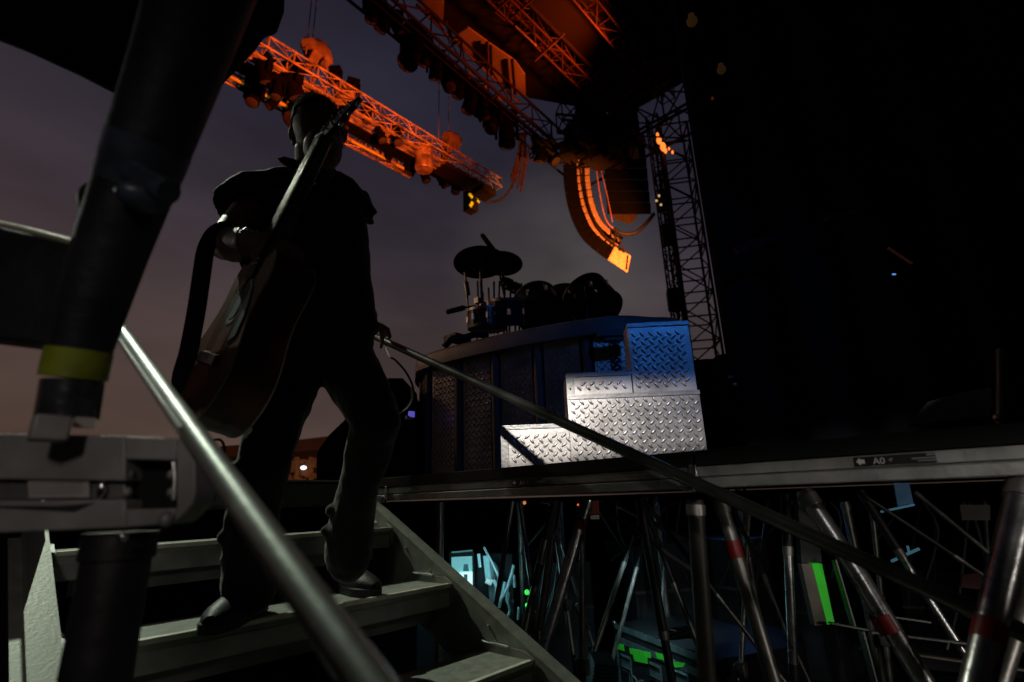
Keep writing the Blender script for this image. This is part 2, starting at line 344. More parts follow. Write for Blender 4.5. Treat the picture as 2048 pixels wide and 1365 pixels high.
deck_label(dk1, 1022, 1092, (972, 969), 'A1'); deck_label(dk0, 1708, 1872, (925, 915), 'A0')
# corner clamps between decks
for yy, lb in ((.606, 'pale metal clamp at the joint of the decks marked A1 and A0'), (2.02, 'small metal clamp at the far left end of the deck marked A1')):
    b = MB(); b.box((DX-.004, yy, .045), (.012, .02, .06)); b.box((DX-.008, yy+.018, .02), (.012, .03, .03)); tag(b.build('deck_clamp', steel, bevel=.002), lb, 'clamp')
# landing deck at the top of the stair
t = thing('landing_deck', V3((.3, LY, DB)), 'dark landing deck at the stair top, right behind the performer\'s legs', 'stage deck')
b = MB(); b.box((-.55, LY+.61, DT-.012), (2*(DX+.55)-.006, 1.2, .024)); b.build('top_board', blackb, t)
b = MB(); b.box((-.55, LY+.003, DT-.004), (2*(DX+.55)-.008, .006, .007)); b.build('edge_trim', alu, t)
b = MB(); b.box((-.55, LY+.016, .0475), (2*(DX+.55)-.008, .03, .095)); b.build('frame_rail', mat('dark_grey_paint', (.07, .07, .072), .6, 0, .3, 10, .2), t)
pl = onx(0, 0, 1)
pa = ony(362, 975, LY); pb = ony(452, 973, LY)
b = MB(); b.box(((pa.x+pb.x)/2, LY-.001, .052), (pb.x-pa.x, .003, .072)); sg = b.build('sign_plate', mat('grey_sign', (.16, .16, .165), .6), t)
pt = ony(378, 1003, LY-.004)
text_mesh('sign_text', 'Du', .075, (pt.x, LY-.0035, pt.z), (1, 0, 0), (0, 0, 1), mat('sign_ink', (.004, .004, .004), .7), sg)

# ---- masking drapes under and behind
def drape(name, label, pts, z0, z1, amp=.05, wl=.25, m=drape_m):
    b = bmesh.new(); P = []
    pts = [V3(p) for p in pts]; acc = 0
    for a, c in zip(pts[:-1], pts[1:]):
        n = max(2, int((c-a).length/wl*6)); nn = (c-a).normalized().cross(Z)
        for i in range(n+(c is pts[-1])):
            q = lerp(a, c, i/n); s = acc+(c-a).length*i/n
            P.append(q + nn*(amp*sin(2*pi*s/wl+.8*sin(s*1.7)) + .3*amp*sin(2*pi*s/wl*2.3)))
        acc += (c-a).length
    lo = [b.verts.new((p.x, p.y, z0)) for p in P]; hi = [b.verts.new((p.x, p.y, z1)) for p in P]
    for i in range(len(P)-1): b.faces.new((lo[i], lo[i+1], hi[i+1], hi[i]))
    k = MB(); k.b.free(); k.b = b
    o = k.build(name, m); s = o.modifiers.new('solid', 'SOLIDIFY'); s.thickness = .006
    return tag(o, label, 'drape')
drape('stage_skirt', 'black skirt hanging below the landing deck behind the stair treads', [(-3.4, LY+.16, 0), (DX-.05, LY+.16, 0)], GZ, DB-.01, .02, .3)
drape('masking_drape', 'black masking drape hanging far back under the stage', [(DX+.1, 6.3, 0), (9.2, 6.3, 0), (9.2, -4, 0)], GZ, .03, .05, .5)
e0 = pv(1452, 700, 2.75); e1 = pv(2330, 500, 1.9)
e0 = V3((e0.x, e0.y, 0)); e1 = V3((e1.x, e1.y, 0))
drape('low_masking_drape', 'low black masking drape behind the diamond plate steps, at the foot of the tower', [V3((*pv(1386, 712, 5.2).xy, 0)), V3((*pv(1560, 712, 4.6).xy, 0))], DT+.01, pv(1440, 712, 5.0).z)
drape('wing_drape', 'tall black wing drape filling the right side of the stage', [e0, lerp(e0, e1, .5), e1, e0+(e1-e0)*1.9], DT+.01, 9.3, .06, .35)

# ================================================================== STAIR
ALc = .36; RZ = .18; TY = 1.841; TZ = -.095; XL = .27; XR = 1.329
st = thing('stair', V3((.8, 1.4, GZ)), 'aluminium stage stair with pale ribbed treads under the performer', 'stair')
NT = 8
for k in range(NT):
    y = TY-ALc*k; z = TZ-RZ*k
    b = MB(); b.box(((XL+XR)/2, y+.118, z-.0125), (XR-XL-.004, .224, .025)); tr = b.build('tread', tread_m, st, bevel=.002)
    b = MB(); b.box(((XL+XR)/2, y+.009, z-.001), (XR-XL-.03, .019, .013)); b.build('nosing', nose_m, tr, bevel=.003)
    b = MB(); b.box(((XL+XR)/2, y+.0095, z-.045), (XR-XL-.03, .014, .048)); b.build('tread_front', alu_matt, tr, bevel=.003)
    b = MB(); b.box(((XL+XR)/2, y+.055, z-.085), (XR-XL-.12, .012, .055)); b.build('tread_rib', alu_dirty, tr)
    for sx_, xx in ((1, XR), (-1, XL)):
        b = MB(); x0 = xx-sx_*.007
        b.prism([(x0-.004, y+.002, z-.06), (x0-.004, y+.002, z+.004), (x0-.004, y+.04, z+.022), (x0-.004, y+.235, z+.022), (x0-.004, y+.235, z-.06)], (.008, 0, 0))
        b.build('end_plate', alu_matt, tr)
        b = MB(); pts = [V3((x0-sx_*.004, y+.10+.012*i, z+.024+random.uniform(-.001, .001))) for i in range(11)]
        b.tube(pts, [.0035+random.uniform(0, .0022) for _ in pts], 8); b.build('weld_bead', alu, tr)
D = V3((0, ALc, RZ)).normalized(); NN = V3((0, -RZ, ALc)).normalized()
top = V3((0, TY+.42, TZ+.21)); bot = V3((0, TY-ALc*(NT-1)-.30, TZ-RZ*(NT-1)-.15))
for sx_, xx in ((1, XR), (-1, XL)):
    b = MB()
    def P(x, q, n): return V3((x, q.y, q.z)) + NN*n
    xo = xx+sx_*.052
    if sx_ < 0:      # the left flange tapers to nothing at the landing
        def Q(x, yy, n): return V3((x, yy, TZ+.5*(yy-TY))) + NN*n
        b.prism([Q(xx, 1.93, .006), Q(xx, bot.y, .006), Q(xo-.004, bot.y, .006), Q(xo-.004, 1.62, .006)], NN*.006)
    for (xa, xb, n0, n1) in ((xx, xo if sx_ > 0 else xx-.008, .0062, .0118), (xx+sx_*.0005, xx+sx_*.006, -.20, .0055), (xx, xx+sx_*.035, -.208, -.2005)):
        b.hexa([P(xa, bot, n0), P(xb, bot, n0), P(xb, top, n0), P(xa, top, n0), P(xa, bot, n1), P(xb, bot, n1), P(xb, top, n1), P(xa, top, n1)])
    s_ = b.build('stringer', mat('stringer_metal', (.37, .39, .34), .5, .3, .16, 28, .2, 120), st)
    b = MB()
    for j in range(22): q = lerp(bot, top, (j+.5)/22); b.ball(P(xx-sx_*.001, q, -.025), .0045, n=8, m=5)
    b.build('rivet', alu, s_)
# handrails
b = MB(); z0 = -.259
def RL(y): return V3((XR, y, z0+.5*y))
b.tube([RL(2.25), RL(-1.6)], .0165, 20)
rl = thing('handrail', V3((XR, .5, z0)), 'long steel handrail the performer holds, crossing to the lower right', 'handrail', 'stair handrails')
b.build('rail_tube', mat('rail_steel', (.13, .135, .128), .30, .8, .3, 10, .1, 50), rl)
b = MB(); b.tube([RL(2.2), V3((XR+.03, 2.2, .12))], .0165, 14); b.build('rail_post', steel_d, rl)
# left handrail
def R1(t): return pv(236, 656, 1.0) + D*(-t)
b = MB(); b.tube([R1(0), R1(1.5)], .0140, 24)
rl = thing('handrail', R1(.5), 'bright chromed near handrail slanting across in front of the stair', 'handrail', 'stair handrails')
b.build('rail_tube', mat('bright_rail', (.34, .36, .34), .42, .85, .15, 10, .12, 60), rl)
b = MB(); b.lathe(R1(0), D, [(.0120, -.001), (.0140, 0), (.012, .005), (.006, .008)], 20); b.build('end_cap', alu, rl)

# ================================================================== DIAMOND PLATE
def lugs(b, O, ex, ey, nn, wd, ht, pitch, ln, inside=None, hgt=.008):
    rows = int(ht/pitch*2)+2; k = 0
    for r in range(rows):
        for c in range(int(wd/pitch)+2):
            x = pitch*(c + .5*(r % 2)); y = pitch*.5*r + pitch*.2
            if x < ln*.5 or x > wd-ln*.5 or y < ln*.4 or y > ht-ln*.4: continue
            if inside and not inside(x, y): continue
            a = radians(-52 if r % 2 else 40); p = O+ex*x+ey*y
            u = ex*cos(a)+ey*sin(a); v = -ex*sin(a)+ey*cos(a)
            L_, W_ = ln/2, ln*.21
            e = [b.verts.new(p+u*(L_*cos(q))+v*(W_*sin(q))) for q in [2*pi*i/10 for i in range(10)]]
            m = [b.verts.new(p+u*(L_*.72*cos(q))+v*(W_*.5*sin(q))+nn*hgt*.85) for q in [2*pi*i/10 for i in range(10)]]
            tp = b.verts.new(p+nn*hgt)
            for i in range(10):
                b.faces.new((e[i], e[(i+1) % 10], m[(i+1) % 10], m[i])); b.faces.new((m[i], m[(i+1) % 10], tp))
BL = pv(1001, 935, 2.12); BR = pv(1413, 895, 2.08)
ex = V3((BR.x-BL.x, BR.y-BL.y, 0)).normalized(); nb = V3((ex.y, -ex.x, 0)); 
if nb.dot(H) > 0: nb = -nb
def bx(px, py):   # px -> (s along ex, z) on the box face plane
    r = ray(px, py); P = r*(BL.dot(nb)/r.dot(nb)); return (P-BL).dot(ex), P.z
sw = bx(1406, 840)[0]
sL = bx(1001, 860)[0]; sM = bx(1134, 800)[0]; sT = bx(1258, 700)[0]
zl = bx(1001, 855)[1]; zm = bx(1130, 751)[1]; zs = bx(1300, 788)[1]; zt = bx(1320, 648)[1]
zb = DT+.004
BO = V3((BL.x, BL.y, 0))
def plate_box(s0, s1, z0, z1, dep, label, lugm=True, left_trim=True, top_trim=.012, extra=None, proud=0):
    t = thing('step_box', BO+ex*((s0+s1)/2)+Z*z0, label, 'riser step', 'diamond plate steps')
    O = BO+ex*s0+Z*z0+nb*proud
    b = MB(); b.prism([O, O+ex*(s1-s0), O+ex*(s1-s0)-nb*dep, O-nb*dep], Z*(z1-z0)); b.build('carcass', plate_m, t, bevel=.002)
    b = MB(); x0 = .034 if left_trim else .004
    O2 = O+ex*x0+Z*.006+nb*.0015; W_ = s1-s0-x0-.004; H_ = z1-z0-.008-top_trim
    b.prism([O2-nb*.0012, O2+ex*W_-nb*.0012, O2+ex*W_+Z*H_-nb*.0012, O2+Z*H_-nb*.0012], nb*.0012)
    lugs(b.b, O2+nb*.0001, ex, Z, nb, W_, H_, .0365, .0275)
    b.build('diamond_plate', plate_m, t, angle=30)
    if left_trim:
        b = MB(); b.prism([O+nb*.002+Z*.002, O+ex*.032+nb*.002+Z*.002, O+ex*.032+nb*.002+Z*(z1-z0), O+nb*.002+Z*(z1-z0)], nb*.003); cb = b.build('corner_angle', alu, t, bevel=.001)
        b = MB(); b.lathe(O+ex*.016+nb*.0052+Z*(.03 if z0 > zb+.05 else z1-z0-.045), nb, [(.0045, 0), (.004, .0015), (.001, .002)], 12); b.build('rivet', blackm, cb)
    b = MB(); b.prism([O+Z*(z1-z0)-nb*.01+Z*.0005, O+ex*(s1-s0)+Z*(z1-z0)-nb*.01+Z*.0005, O+ex*(s1-s0)+Z*(z1-z0)+nb*.006+Z*.0005, O+Z*(z1-z0)+nb*.006+Z*.0005], Z*.005)
    b.prism([O+Z*(z1-z0-.011)+nb*.0025, O+ex*(s1-s0)+Z*(z1-z0-.011)+nb*.0025, O+ex*(s1-s0)+Z*(z1-z0)+nb*.0025, O+Z*(z1-z0)+nb*.0025], nb*.0035)
    b.build('edge_angle', alu, t)
    return t
plate_box(sL, sM+.02, zb, zl, .24, 'lowest diamond plate step, low box at the left of the group', True, True)
tb = plate_box(sM, sw, zb, zs, .24, 'large brightly lit diamond plate step in the middle', True, False, proud=.004)
plate_box(sM, sT-.002, zs+.002, zm, .24, 'short half blue half white diamond plate step above the bright one', True, True, proud=.004)
plate_box(sT, sw-.006, zs+.002, zt, .10, 'tall blue lit diamond plate step just below the drum riser rim', True, False, top_trim=.016, proud=.003)
b = MB()   # chips of removed bolts
for px, py in ((1181, 862), (1378, 856)):
    s_, z_ = bx(px, py); b.lathe(BO+ex*s_+Z*z_+nb*.006, nb, [(.007, 0), (.0065, .002), (.002, .0025)], 14)
b.build('bolt_cover', steel_d, tb)

# ================================================================== DRUM RISER
RZT = .95
rimpx = [(833, 735), (832, 722), (845, 708), (900, 690), (1000, 665), (1100, 645), (1185, 632), (1240, 627), (1300, 630), (1380, 642)]
rp = [onz(x, y, RZT) for x, y in rimpx[1:]]
rp = [V3((p.x, p.y, 0)) for p in rp]
rp = [V3((4.6, 3.5, 0)), V3((3.4, 3.42, 0)), V3((2.55, 3.2, 0))]+rp[:-1]+[V3((2.74, 1.13, 0)), V3((3.3, 1.33, 0)), V3((4.6, 1.85, 0))]
RC = spline(rp, 5)
dr = thing('drum_riser', V3((3.2, 2.2, DT)), 'curved drum riser with dark diamond plate walls and a rounded rim', 'riser')
cen = V3((3.5, 2.2, 0))
def inset(P, d):
    o_ = []
    for i, p in enumerate(P):
        tdir = (P[min(i+1, len(P)-1)]-P[max(i-1, 0)]).normalized(); n_ = tdir.cross(Z)
        if n_.dot(cen-p) < 0: n_ = -n_
        o_.append(p+n_*d)
    return o_
b = MB(); prof = [(0, -.105), (0, -.03), (.012, -.008), (.05, 0), (.10, 0)]
rows = [[b.b.verts.new(V3((p.x, p.y, RZT+z))) for p in inset(RC, d)] for d, z in prof]
rows.insert(0, [b.b.verts.new(V3((p.x, p.y, RZT-.105))) for p in inset(RC, .08)])
for i in range(len(rows)-1):
    for j in range(len(RC)-1): b.b.faces.new((rows[i][j], rows[i][j+1], rows[i+1][j+1], rows[i+1][j]))
b.build('rim', rim_m, dr, angle=50)
b = MB(); Q = inset(RC, .1); b.prism([V3((p.x, p.y, RZT-.03)) for p in Q], Z*.028); b.build('riser_top', blackb, dr)
WL = inset(RC, .07)
b = MB()
for j in range(len(WL)-1):
    b.prism([WL[j]+Z*DT, WL[j+1]+Z*DT, WL[j+1]+Z*(RZT-.1), WL[j]+Z*(RZT-.1)], (cen-WL[j]).normalized()*.02)
b.build('inner_wall', mat('riser_wall_dark', (.014, .011, .011), .8, 0, .3, 6), dr)
# curved panels
acc = [0]
for a, c in zip(WL[:-1], WL[1:]): acc.append(acc[-1]+(c-a).length)
def wl(s):
    for j in range(len(WL)-1):
        if acc[j+1] >= s: return lerp(WL[j], WL[j+1], (s-acc[j])/(acc[j+1]-acc[j])), (WL[j+1]-WL[j]).normalized()
    return WL[-1], (WL[-1]-WL[-2]).normalized()
s_ = .75; pi_ = 0
while s_ < acc[-1]-1.2:
    wdt = .21; pa, _ = wl(s_); pb, _ = wl(s_+wdt); e_ = (pb-pa).normalized(); n_ = e_.cross(Z)
    if n_.dot(cen-pa) > 0: n_ = -n_
    O = pa+n_*.016+Z*(DT+.01); wd = (pb-pa).length; ht = RZT-.115-DT
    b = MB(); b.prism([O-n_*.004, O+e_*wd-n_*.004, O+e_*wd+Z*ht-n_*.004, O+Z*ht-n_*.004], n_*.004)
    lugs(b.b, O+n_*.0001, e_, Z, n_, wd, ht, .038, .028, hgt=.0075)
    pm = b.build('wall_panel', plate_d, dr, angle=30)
    q, _ = wl(s_+wdt+.038)
    b = MB(); b.tube([q+n_*.014+Z*(DT+.01), q+n_*.014+Z*(RZT-.11)], .026, 10); b.build('corner_post', mat('post_metal', (.10, .085, .075), .75, .2), dr)
    s_ += wdt+.075; pi_ += 1
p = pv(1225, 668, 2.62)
b = MB(); b.box(p, (.16, .05, .035), Matrix.Rotation(atan2(ex.y, ex.x), 3, 'Z')); b.box(p-Z*.03, (.10, .03, .02), Matrix.Rotation(atan2(ex.y, ex.x), 3, 'Z')); b.build('rim_bracket', blackm, dr)

# ================================================================== DRUM KIT (dark on top of the riser)
dk_m = mat('drum_shell', (.02, .022, .03), .3, 0, .3, 10); head_m = mat('drum_head', (.03, .03, .035), .6); cym_m = mat('cymbal_bronze', (.16, .06, .035), .35, .7, .3, 20)
def cymbal(px, py, d, r, tilt, label):
    c = pv(px, py, d); ax = (Z + RR*tilt[0] + H*tilt[1]).normalized()
    t = thing('cymbal', c, label, 'cymbal', 'cymbals of the drum kit')
    b = MB(); b.lathe(c, ax, [(.006, .028), (.03, .024), (.05, .008), (r*.6, -.004), (r, -.022), (r, -.025), (r*.6, -.008), (.045, .004), (.004, .020)], 40); b.build('plate', cym_m, t)
    b = MB(); b.tube([c+ax*.05, c-ax*.04], .007, 8); b.build('felt_stack', blackm, t)
    return c
c1 = cymbal(960, 522, 4.2, .235, (-.03, .22), 'dull red brown cymbal on the left of the drum kit')
c2 = cymbal(1004, 524, 4.35, .19, (.06, .20), 'smaller dark cymbal on the right, overlapping the other')
def stand(c, base, label, legs=True):
    t = thing('cymbal_stand', V3((base.x, base.y, RZT)), label, 'cymbal stand', 'stands of the drum kit')
    b = MB(); b.tube([c, lerp(c, base, .5)+V3((.01, 0, 0)), V3((base.x, base.y, RZT+.15))], .013, 10); b.build('pole', steel_d, t)
    for k in range(3):
        a = 2*pi*k/3+.4
        b = MB(); b.tube([V3((base.x, base.y, RZT+.32)), V3((base.x+.2*cos(a), base.y+.2*sin(a), RZT+.01))], .008, 8); b.build('leg', steel_d, t)
stand(c1, V3((c1.x+.02, c1.y-.05, 0)), 'slim stand below the left cymbal')
stand(c2, V3((c2.x+.08, c2.y, 0)), 'slim stand below the right cymbal')
def drum(px, py, d, r, dep, ax, label, name='drum', legs=0):
    c = pv(px, py, d); ax = V3(ax).normalized(); t = thing(name, c, label, 'drum', 'drums of the kit on the riser')
    b = MB(); b.lathe(c, ax, [(r*.97, -dep/2), (r*.97, dep/2)], 36); b.build('shell', dk_m, t)
    b = MB(); b.lathe(c+ax*dep/2, ax, [(r*.96, .001), (r*.93, .004), (.01, .004)], 36); b.build('drumhead', head_m, t)
    for q in (-1, 1):
        b = MB(); b.lathe(c+ax*(q*dep/2), ax, [(r*1.0, -.012), (r*1.02, -.010), (r*1.02, .010), (r*.98, .012)], 36); b.build('hoop', steel_d if q > 0 else blackm, t)
    x, y, _ = basis(ax)
    for k in range(8):
        a = 2*pi*k/8; u = x*cos(a)+y*sin(a); b = MB(); b.tube([c+u*(r*1.01)-ax*dep*.42, c+u*(r*1.01)+ax*dep*.42], .005, 6); b.box(c+u*(r*1.0), (.02, .02, .05)); b.build('lug', chrome, t)
    for k in range(legs):
        a = 2*pi*k/legs+.5; u = x*cos(a)+y*sin(a); q = c+u*(r*1.05)
        b = MB(); b.tube([q, V3((q.x, q.y, RZT))], .009, 8); b.build('leg', steel_d, t)
    return t
drum(1078, 618, 4.1, .20, .22, RR*-.2+H*.55+Z*.75, 'dark rounded tom drum in the middle of the kit')
drum(1130, 640, 4.6, .27, .40, H*-1+Z*.1, 'bass drum low behind the middle toms')
drum(1184, 606, 4.2, .215, .26, Z*.8+RR*-.40+H*.45, 'dark floor tom on legs at the right end of the kit', legs=3)
drum(1018, 625, 3.95, .15, .20, Z*.9-H*.3, 'small dark tom below the cymbals')
drum(975, 640, 4.0, .16, .14, Z+H*-.1, 'snare drum low at the left of the kit', 'snare_drum')
# hi-hat rod with clamps, microphone booms
t = thing('hihat_stand', V3((c1.x-.3, c1.y, RZT)), 'thin vertical stand with clamps at the left end of the drum kit', 'stand')
for seg, r in (([(930, 545), (935, 600)], .010), ([(932, 565), (936, 590)], .022), ([(935, 600), (938, 640), (955, 680)], .008)):
    b = MB(); b.tube([pv(x, y, 4.1) for x, y in seg], r, 10); b.build('pole' if r < .02 else 'clamp', steel_d, t)
def mic(a, c, e, d, label):
    t = thing('microphone_boom', pv(*e, d), label, 'microphone', 'microphones at the drum kit')
    b = MB(); b.tube([pv(*c, d), pv(*e, d)], .008, 8); b.build('boom', blackm, t)
    b = MB(); A = pv(*a, d); B = pv(*c, d); b.tube([A, lerp(A, B, .08), lerp(A, B, .85), B], [.012, .022, .024, .012], 14); b.build('microphone', mat('mic_black', (.012, .012, .016), .45), t)
mic((963, 469), (990, 505), (1010, 600), 4.15, 'slanting black microphone above the cymbals')
mic((892, 625), (932, 615), (952, 612), 4.05, 'black microphone pointing left from the kit')
t = thing('drum_throne_cluster', pv(985, 640, 4.1), 'dark cluster of clamps and rack posts below the cymbals', 'drum hardware')
for k in range(9):
    x = 955+k*11; b = MB(); b.tube([pv(x, 560+random.random()*30, 4.2+.1*(k % 3)), pv(x+random.uniform(-5, 5), 668, 4.2)], .009, 8)
    b.box(pv(x, 600+random.random()*30, 4.2+.1*(k % 3)), (.04, .05, .05)); b.build('rack_post', steel_d, t)
b = MB()
for k in range(5): b.box(pv(1010+k*7, 565+4*k, 4.3), (.08, .06, .08+.02*(k % 2)))
b.build('electronic_pad', blackm, t, bevel=.008)
b = MB()
pts = spline([pv(888, 695, 3.25), pv(905, 678, 3.25), pv(925, 676, 3.3), pv(950, 670, 3.35), pv(975, 672, 3.4)], 4); b.tube(pts, .022, 10); b.box(pv(915, 678, 3.35), (.14, .12, .035))
tag(b.build('cable_bundle', rubber), 'dark heap of cables lying on the riser rim at its left end', 'cables')
# low dark equipment on the stage between the leg and the riser
t = thing('covered_equipment', pv(740, 950, 3.3), 'black covered equipment stack standing behind the performer\'s rear leg', 'equipment')
prs = [(632, 968), (632, 905), (655, 872), (690, 838), (720, 800), (772, 786), (774, 756), (806, 756), (808, 772), (826, 800), (829, 830), (829, 968)]
O = [pv(x, y, 3.35) for x, y in prs]
b = MB(); b.prism(O, H*.5); b.build('cover', drape_m, t, bevel=.01)
b = MB(); b.box(pv(823, 829, 3.2), (.035, .02, .035)); b.build('indicator_screen', emis('violet_screen', (.16, .14, .8), .5), t)
b = MB(); b.box(pv(818, 836, 3.19), (.045, .02, .02)); b.build('paper_tag', mat('tag_paper', (.5, .4, .42), .7), t)
# ================================================================== TRUSSES, ROOF, TOWER
def truss(name, a, c, wd, ht, bay, r, m, label, cat='truss', group=None, up=None, ladder=False):
    a = V3(a); c = V3(c); x, y, d = basis(c-a, up); Ln = (c-a).length
    t = thing(name, a, label, cat, group); n = max(1, round(Ln/bay))
    cs = [x*(i*wd/2)+y*(j*ht/2) for i, j in ((-1, -1), (1, -1), (1, 1), (-1, 1))]
    for q in cs:
        b = MB(); b.tube([a+q, c+q], r, 8); b.build('chord', m, t)
    b = MB()
    for k in range(n):
        p0 = a+d*(Ln*k/n); p1 = a+d*(Ln*(k+1)/n); pm = lerp(p0, p1, .5)
        for i in range(4):
            u, v = cs[i], cs[(i+1) % 4]
            if k % 2: u, v = v, u
            b.tube([p0+u, p1+v], r*.55, 6, cap=False)
            b.tube([p0+u, p0+v], r*(1.0 if ladder and i % 2 else .6), 6, cap=False)
            if ladder and i % 2: b.tube([pm+u*.98+v*.02, lerp(p1, pm, .3)+v], r*.5, 6, cap=False)
    for i in range(4): b.tube([c+cs[i], c+cs[(i+1) % 4]], r*.7, 6)
    b.build('lacing', m, t); return t
def moving_light(P, s, label, group, rz=0, tilt=0.0, m=fixt, lens=None):
    P = V3(P); t = thing('moving_light', P, label, 'stage light', group); M = Matrix.Rotation(rz, 3, 'Z'); 
    b = MB(); b.box(P-Z*.06*s, (.30*s, .24*s, .12*s), M); b.box(P+Z*.03*s, (.05*s, .05*s, .10*s), M); b.build('base', m, t, bevel=.01*s)
    yk = MB()
    for q in (-1, 1): yk.box(P+M@V3((q*.15*s, 0, -.24*s)), (.04*s, .12*s, .30*s), M)
    yk.box(P+M@V3((0, 0, -.12*s)), (.32*s, .12*s, .03*s), M); yk.build('yoke', m, t, bevel=.008*s)
    ax = M@V3((0, sin(tilt), -cos(tilt))); hc = P-Z*.33*s
    b = MB(); b.lathe(hc, ax, [(.05*s, -.20*s), (.09*s, -.17*s), (.115*s, -.05*s), (.115*s, .06*s), (.125*s, .16*s), (.115*s, .19*s)], 18); hd = b.build('head', m, t)
    b = MB(); b.lathe(hc+ax*.1905*s, ax, [(.105*s, 0), (.08*s, .012*s), (.01*s, .02*s)], 18); b.build('lens', lens or mat('lens_glass', (.05, .05, .06), .08, 0, .1, 5, coat=1), hd); return t
# -- long orange lit truss
TYF = 7.9
tr = truss('lighting_truss', (1.3, TYF+.14, 7.915), (8.75, TYF+.14, 7.915), .28, .25, .46, .019, truss_m, 'front ladder sided truss lit bright orange above the performer', 'truss', None, None, True)
tr2 = truss('lighting_truss', (1.3, 9.08, 7.85), (6.75, 9.08, 7.85), .18, .28, .46, .017, truss_m, 'rear orange lit truss running parallel just below the ladder sided one', 'truss', None, None, True)
def pipes(label, y0, y1, z, n, x0, x1, m, grp):
    t = thing('truss_pipes', V3((x0, y0, z)), label, 'truss pipes', grp)
    for k in range(n):
        y = y0+(y1-y0)*k/(n-1); b = MB(); b.tube([(x0, y, z+.03*(k % 2)), (x1, y, z+.03*(k % 2))], .026, 8); b.build('pipe', m, t)
    for k in range(int((x1-x0)/.62)): b = MB(); b.box((x0+.3+k*.62, (y0+y1)/2, z+.065), (.06, y1-y0, .03)); b.build('cross_bracket', truss_m, t)
    # broken bright reflector plates between the pipes
    for k in range(int((x1-x0)/.30)):
        x = x0+.15+k*.30
        for j in range(n-1):
            if random.random() < .62:
                y = y0+(y1-y0)*(j+.5)/(n-1); b = MB(); b.box((x+random.uniform(-.05, .05), y, z+.01+random.uniform(-.01, .02)), (random.uniform(.10, .24), (y1-y0)/(n-1)*random.uniform(.3, .65), .02)); b.build('cable_tray', truss_m, t)
    return t
pipes('row of orange lit pipes and trays between the two orange trusses', 8.22, 8.52, 7.80, 5, 1.5, 7.9, truss_m, None)
pipes('row of orange lit pipes along the underside of the rear orange truss', 9.0, 9.22, 7.76, 3, 1.5, 6.6, truss_m, None)
yp = mat('yellow_glow', (.6, .5, .03), .5, emit=.06, ecol=(.8, .6, .02))  # faint glow put into the yellow of the strips
for xa, xb, lb in ((2.3, 2.72, 'short yellow strip at the far left end of the rear orange truss'), (3.0, 3.62, 'yellow strip left of the performer\'s head on the rear truss'), (5.0, 5.9, 'thin yellow strip right of the headstock on the rear truss'), (6.2, 6.42, 'yellow patch near the round black moving light on the rear truss')):
    b = MB(); b.box(((xa+xb)/2, 8.95, 7.69), (xb-xa, .03, .045)); tag(b.build('yellow_strip', yp), lb, 'edge strip', 'yellow strips on the rear truss')
b = MB()   # heavy cables and bundles strapped along the dark slot between the trusses
for k in range(7): b.tube([(1.5, 8.56+.05*k, 7.84+.02*(k % 3)), (4+.3*k, 8.56+.05*k, 7.80+.02*(k % 2)), (8.2, 8.5+.05*k, 7.84)], .028, 6)
tag(b.build('cable_run', fixt), 'dark bundle of cables strapped between the two orange trusses', 'cables')
b = MB(); b.box((7.9, 8.40, 7.80), (1.7, .5, .10)); b.box((8.5, 8.3, 7.72), (.5, .4, .2)); tag(b.build('truss_end_plate', truss_d, bevel=.01), 'dark boxy end section closing the right end of the orange truss', 'truss end')
spots = [((556, 168), 1.3, 1), ((655, 222), 1.5, 1), ((762, 262), 1.3, 1), ((850, 345), 1.4, 2), ((548, 196), 1.2, 2), ((690, 232), 1.3, 1), ((588, 150), 2.1, 1), ((600, 205), 2.6, 2), ((512, 180), 1.6, 2), ((707, 175), 1.3, 1), ((735, 225), 1.2, 1), ((792, 270), 1.3, 1), ((824, 318), 2.1, 2), ((778, 305), 1.2, 2), ((885, 352), 1.7, 2), ((912, 368), 1.5, 2), ((893, 306), 1.2, 1), ((530, 130), 1.5, 1), ((672, 150), 1.2, 1)]
for i, ((x, y), s, r) in enumerate(spots):
    P = ony(x, y-10*s, 8.3 if r == 1 else 8.95)
    wh = {(588, 150): 'largest black moving light under the left part of the orange truss', (824, 318): 'round black moving light hanging beside the orange cylinder'}.get((x, y), 'black moving light under the orange truss, %s from the left in the %s row' % (ORD[sorted([q[0][0] for q in spots if q[2] == r]).index(x)], 'front' if r == 1 else 'rear'))
    moving_light(P, s*.66, wh, 'moving lights under the orange truss', rz=.3*i, tilt=.6*sin(i*1.9))
# orange cylinders / cases
for (x, y), sz, lb, nm in (((848, 318), (.42, .36, .62), 'orange lit box hanging under the right part of the truss', 'box'), ((690, 193), (.42, .34, .34), 'orange lit box just above the performer\'s head', 'box'), ((636, 190), (.26, .24, .22), 'small orange lit box above the hair of the performer', 'box')):
    P = ony(x, y, 8.3); b = MB(); b.lathe(P-Z*sz[2]/2, Z, [(sz[0]/2*.9, 0), (sz[0]/2, .03), (sz[0]/2, sz[2]*.5), (sz[0]/2*.96, sz[2]*.52), (sz[0]/2, sz[2]*.54), (sz[0]/2, sz[2]-.03), (sz[0]/2*.8, sz[2])], 14)
    b.tube([P+Z*sz[2]*.5+V3((-.12, 0, 0)), P+Z*(sz[2]*.5+.25)+V3((-.12, 0, 0))], .03, 8); b.tube([P+Z*sz[2]*.5+V3((.12, 0, 0)), P+Z*(sz[2]*.5+.25)+V3((.12, 0, 0))], .03, 8)
    tag(b.build('hanging_dimmer', truss_m), lb, 'hanging unit', 'orange lit units hanging from the truss')
P = ony(935, 400, 8.9)
t = thing('yellow_marked_unit', P, 'dark hanging unit with bright yellow patches at the right end of the truss', 'stage light')
b = MB(); b.box(P+V3((.12, 0, 0)), (.30, .3, .62)); b.build('housing', truss_d, t, bevel=.02)
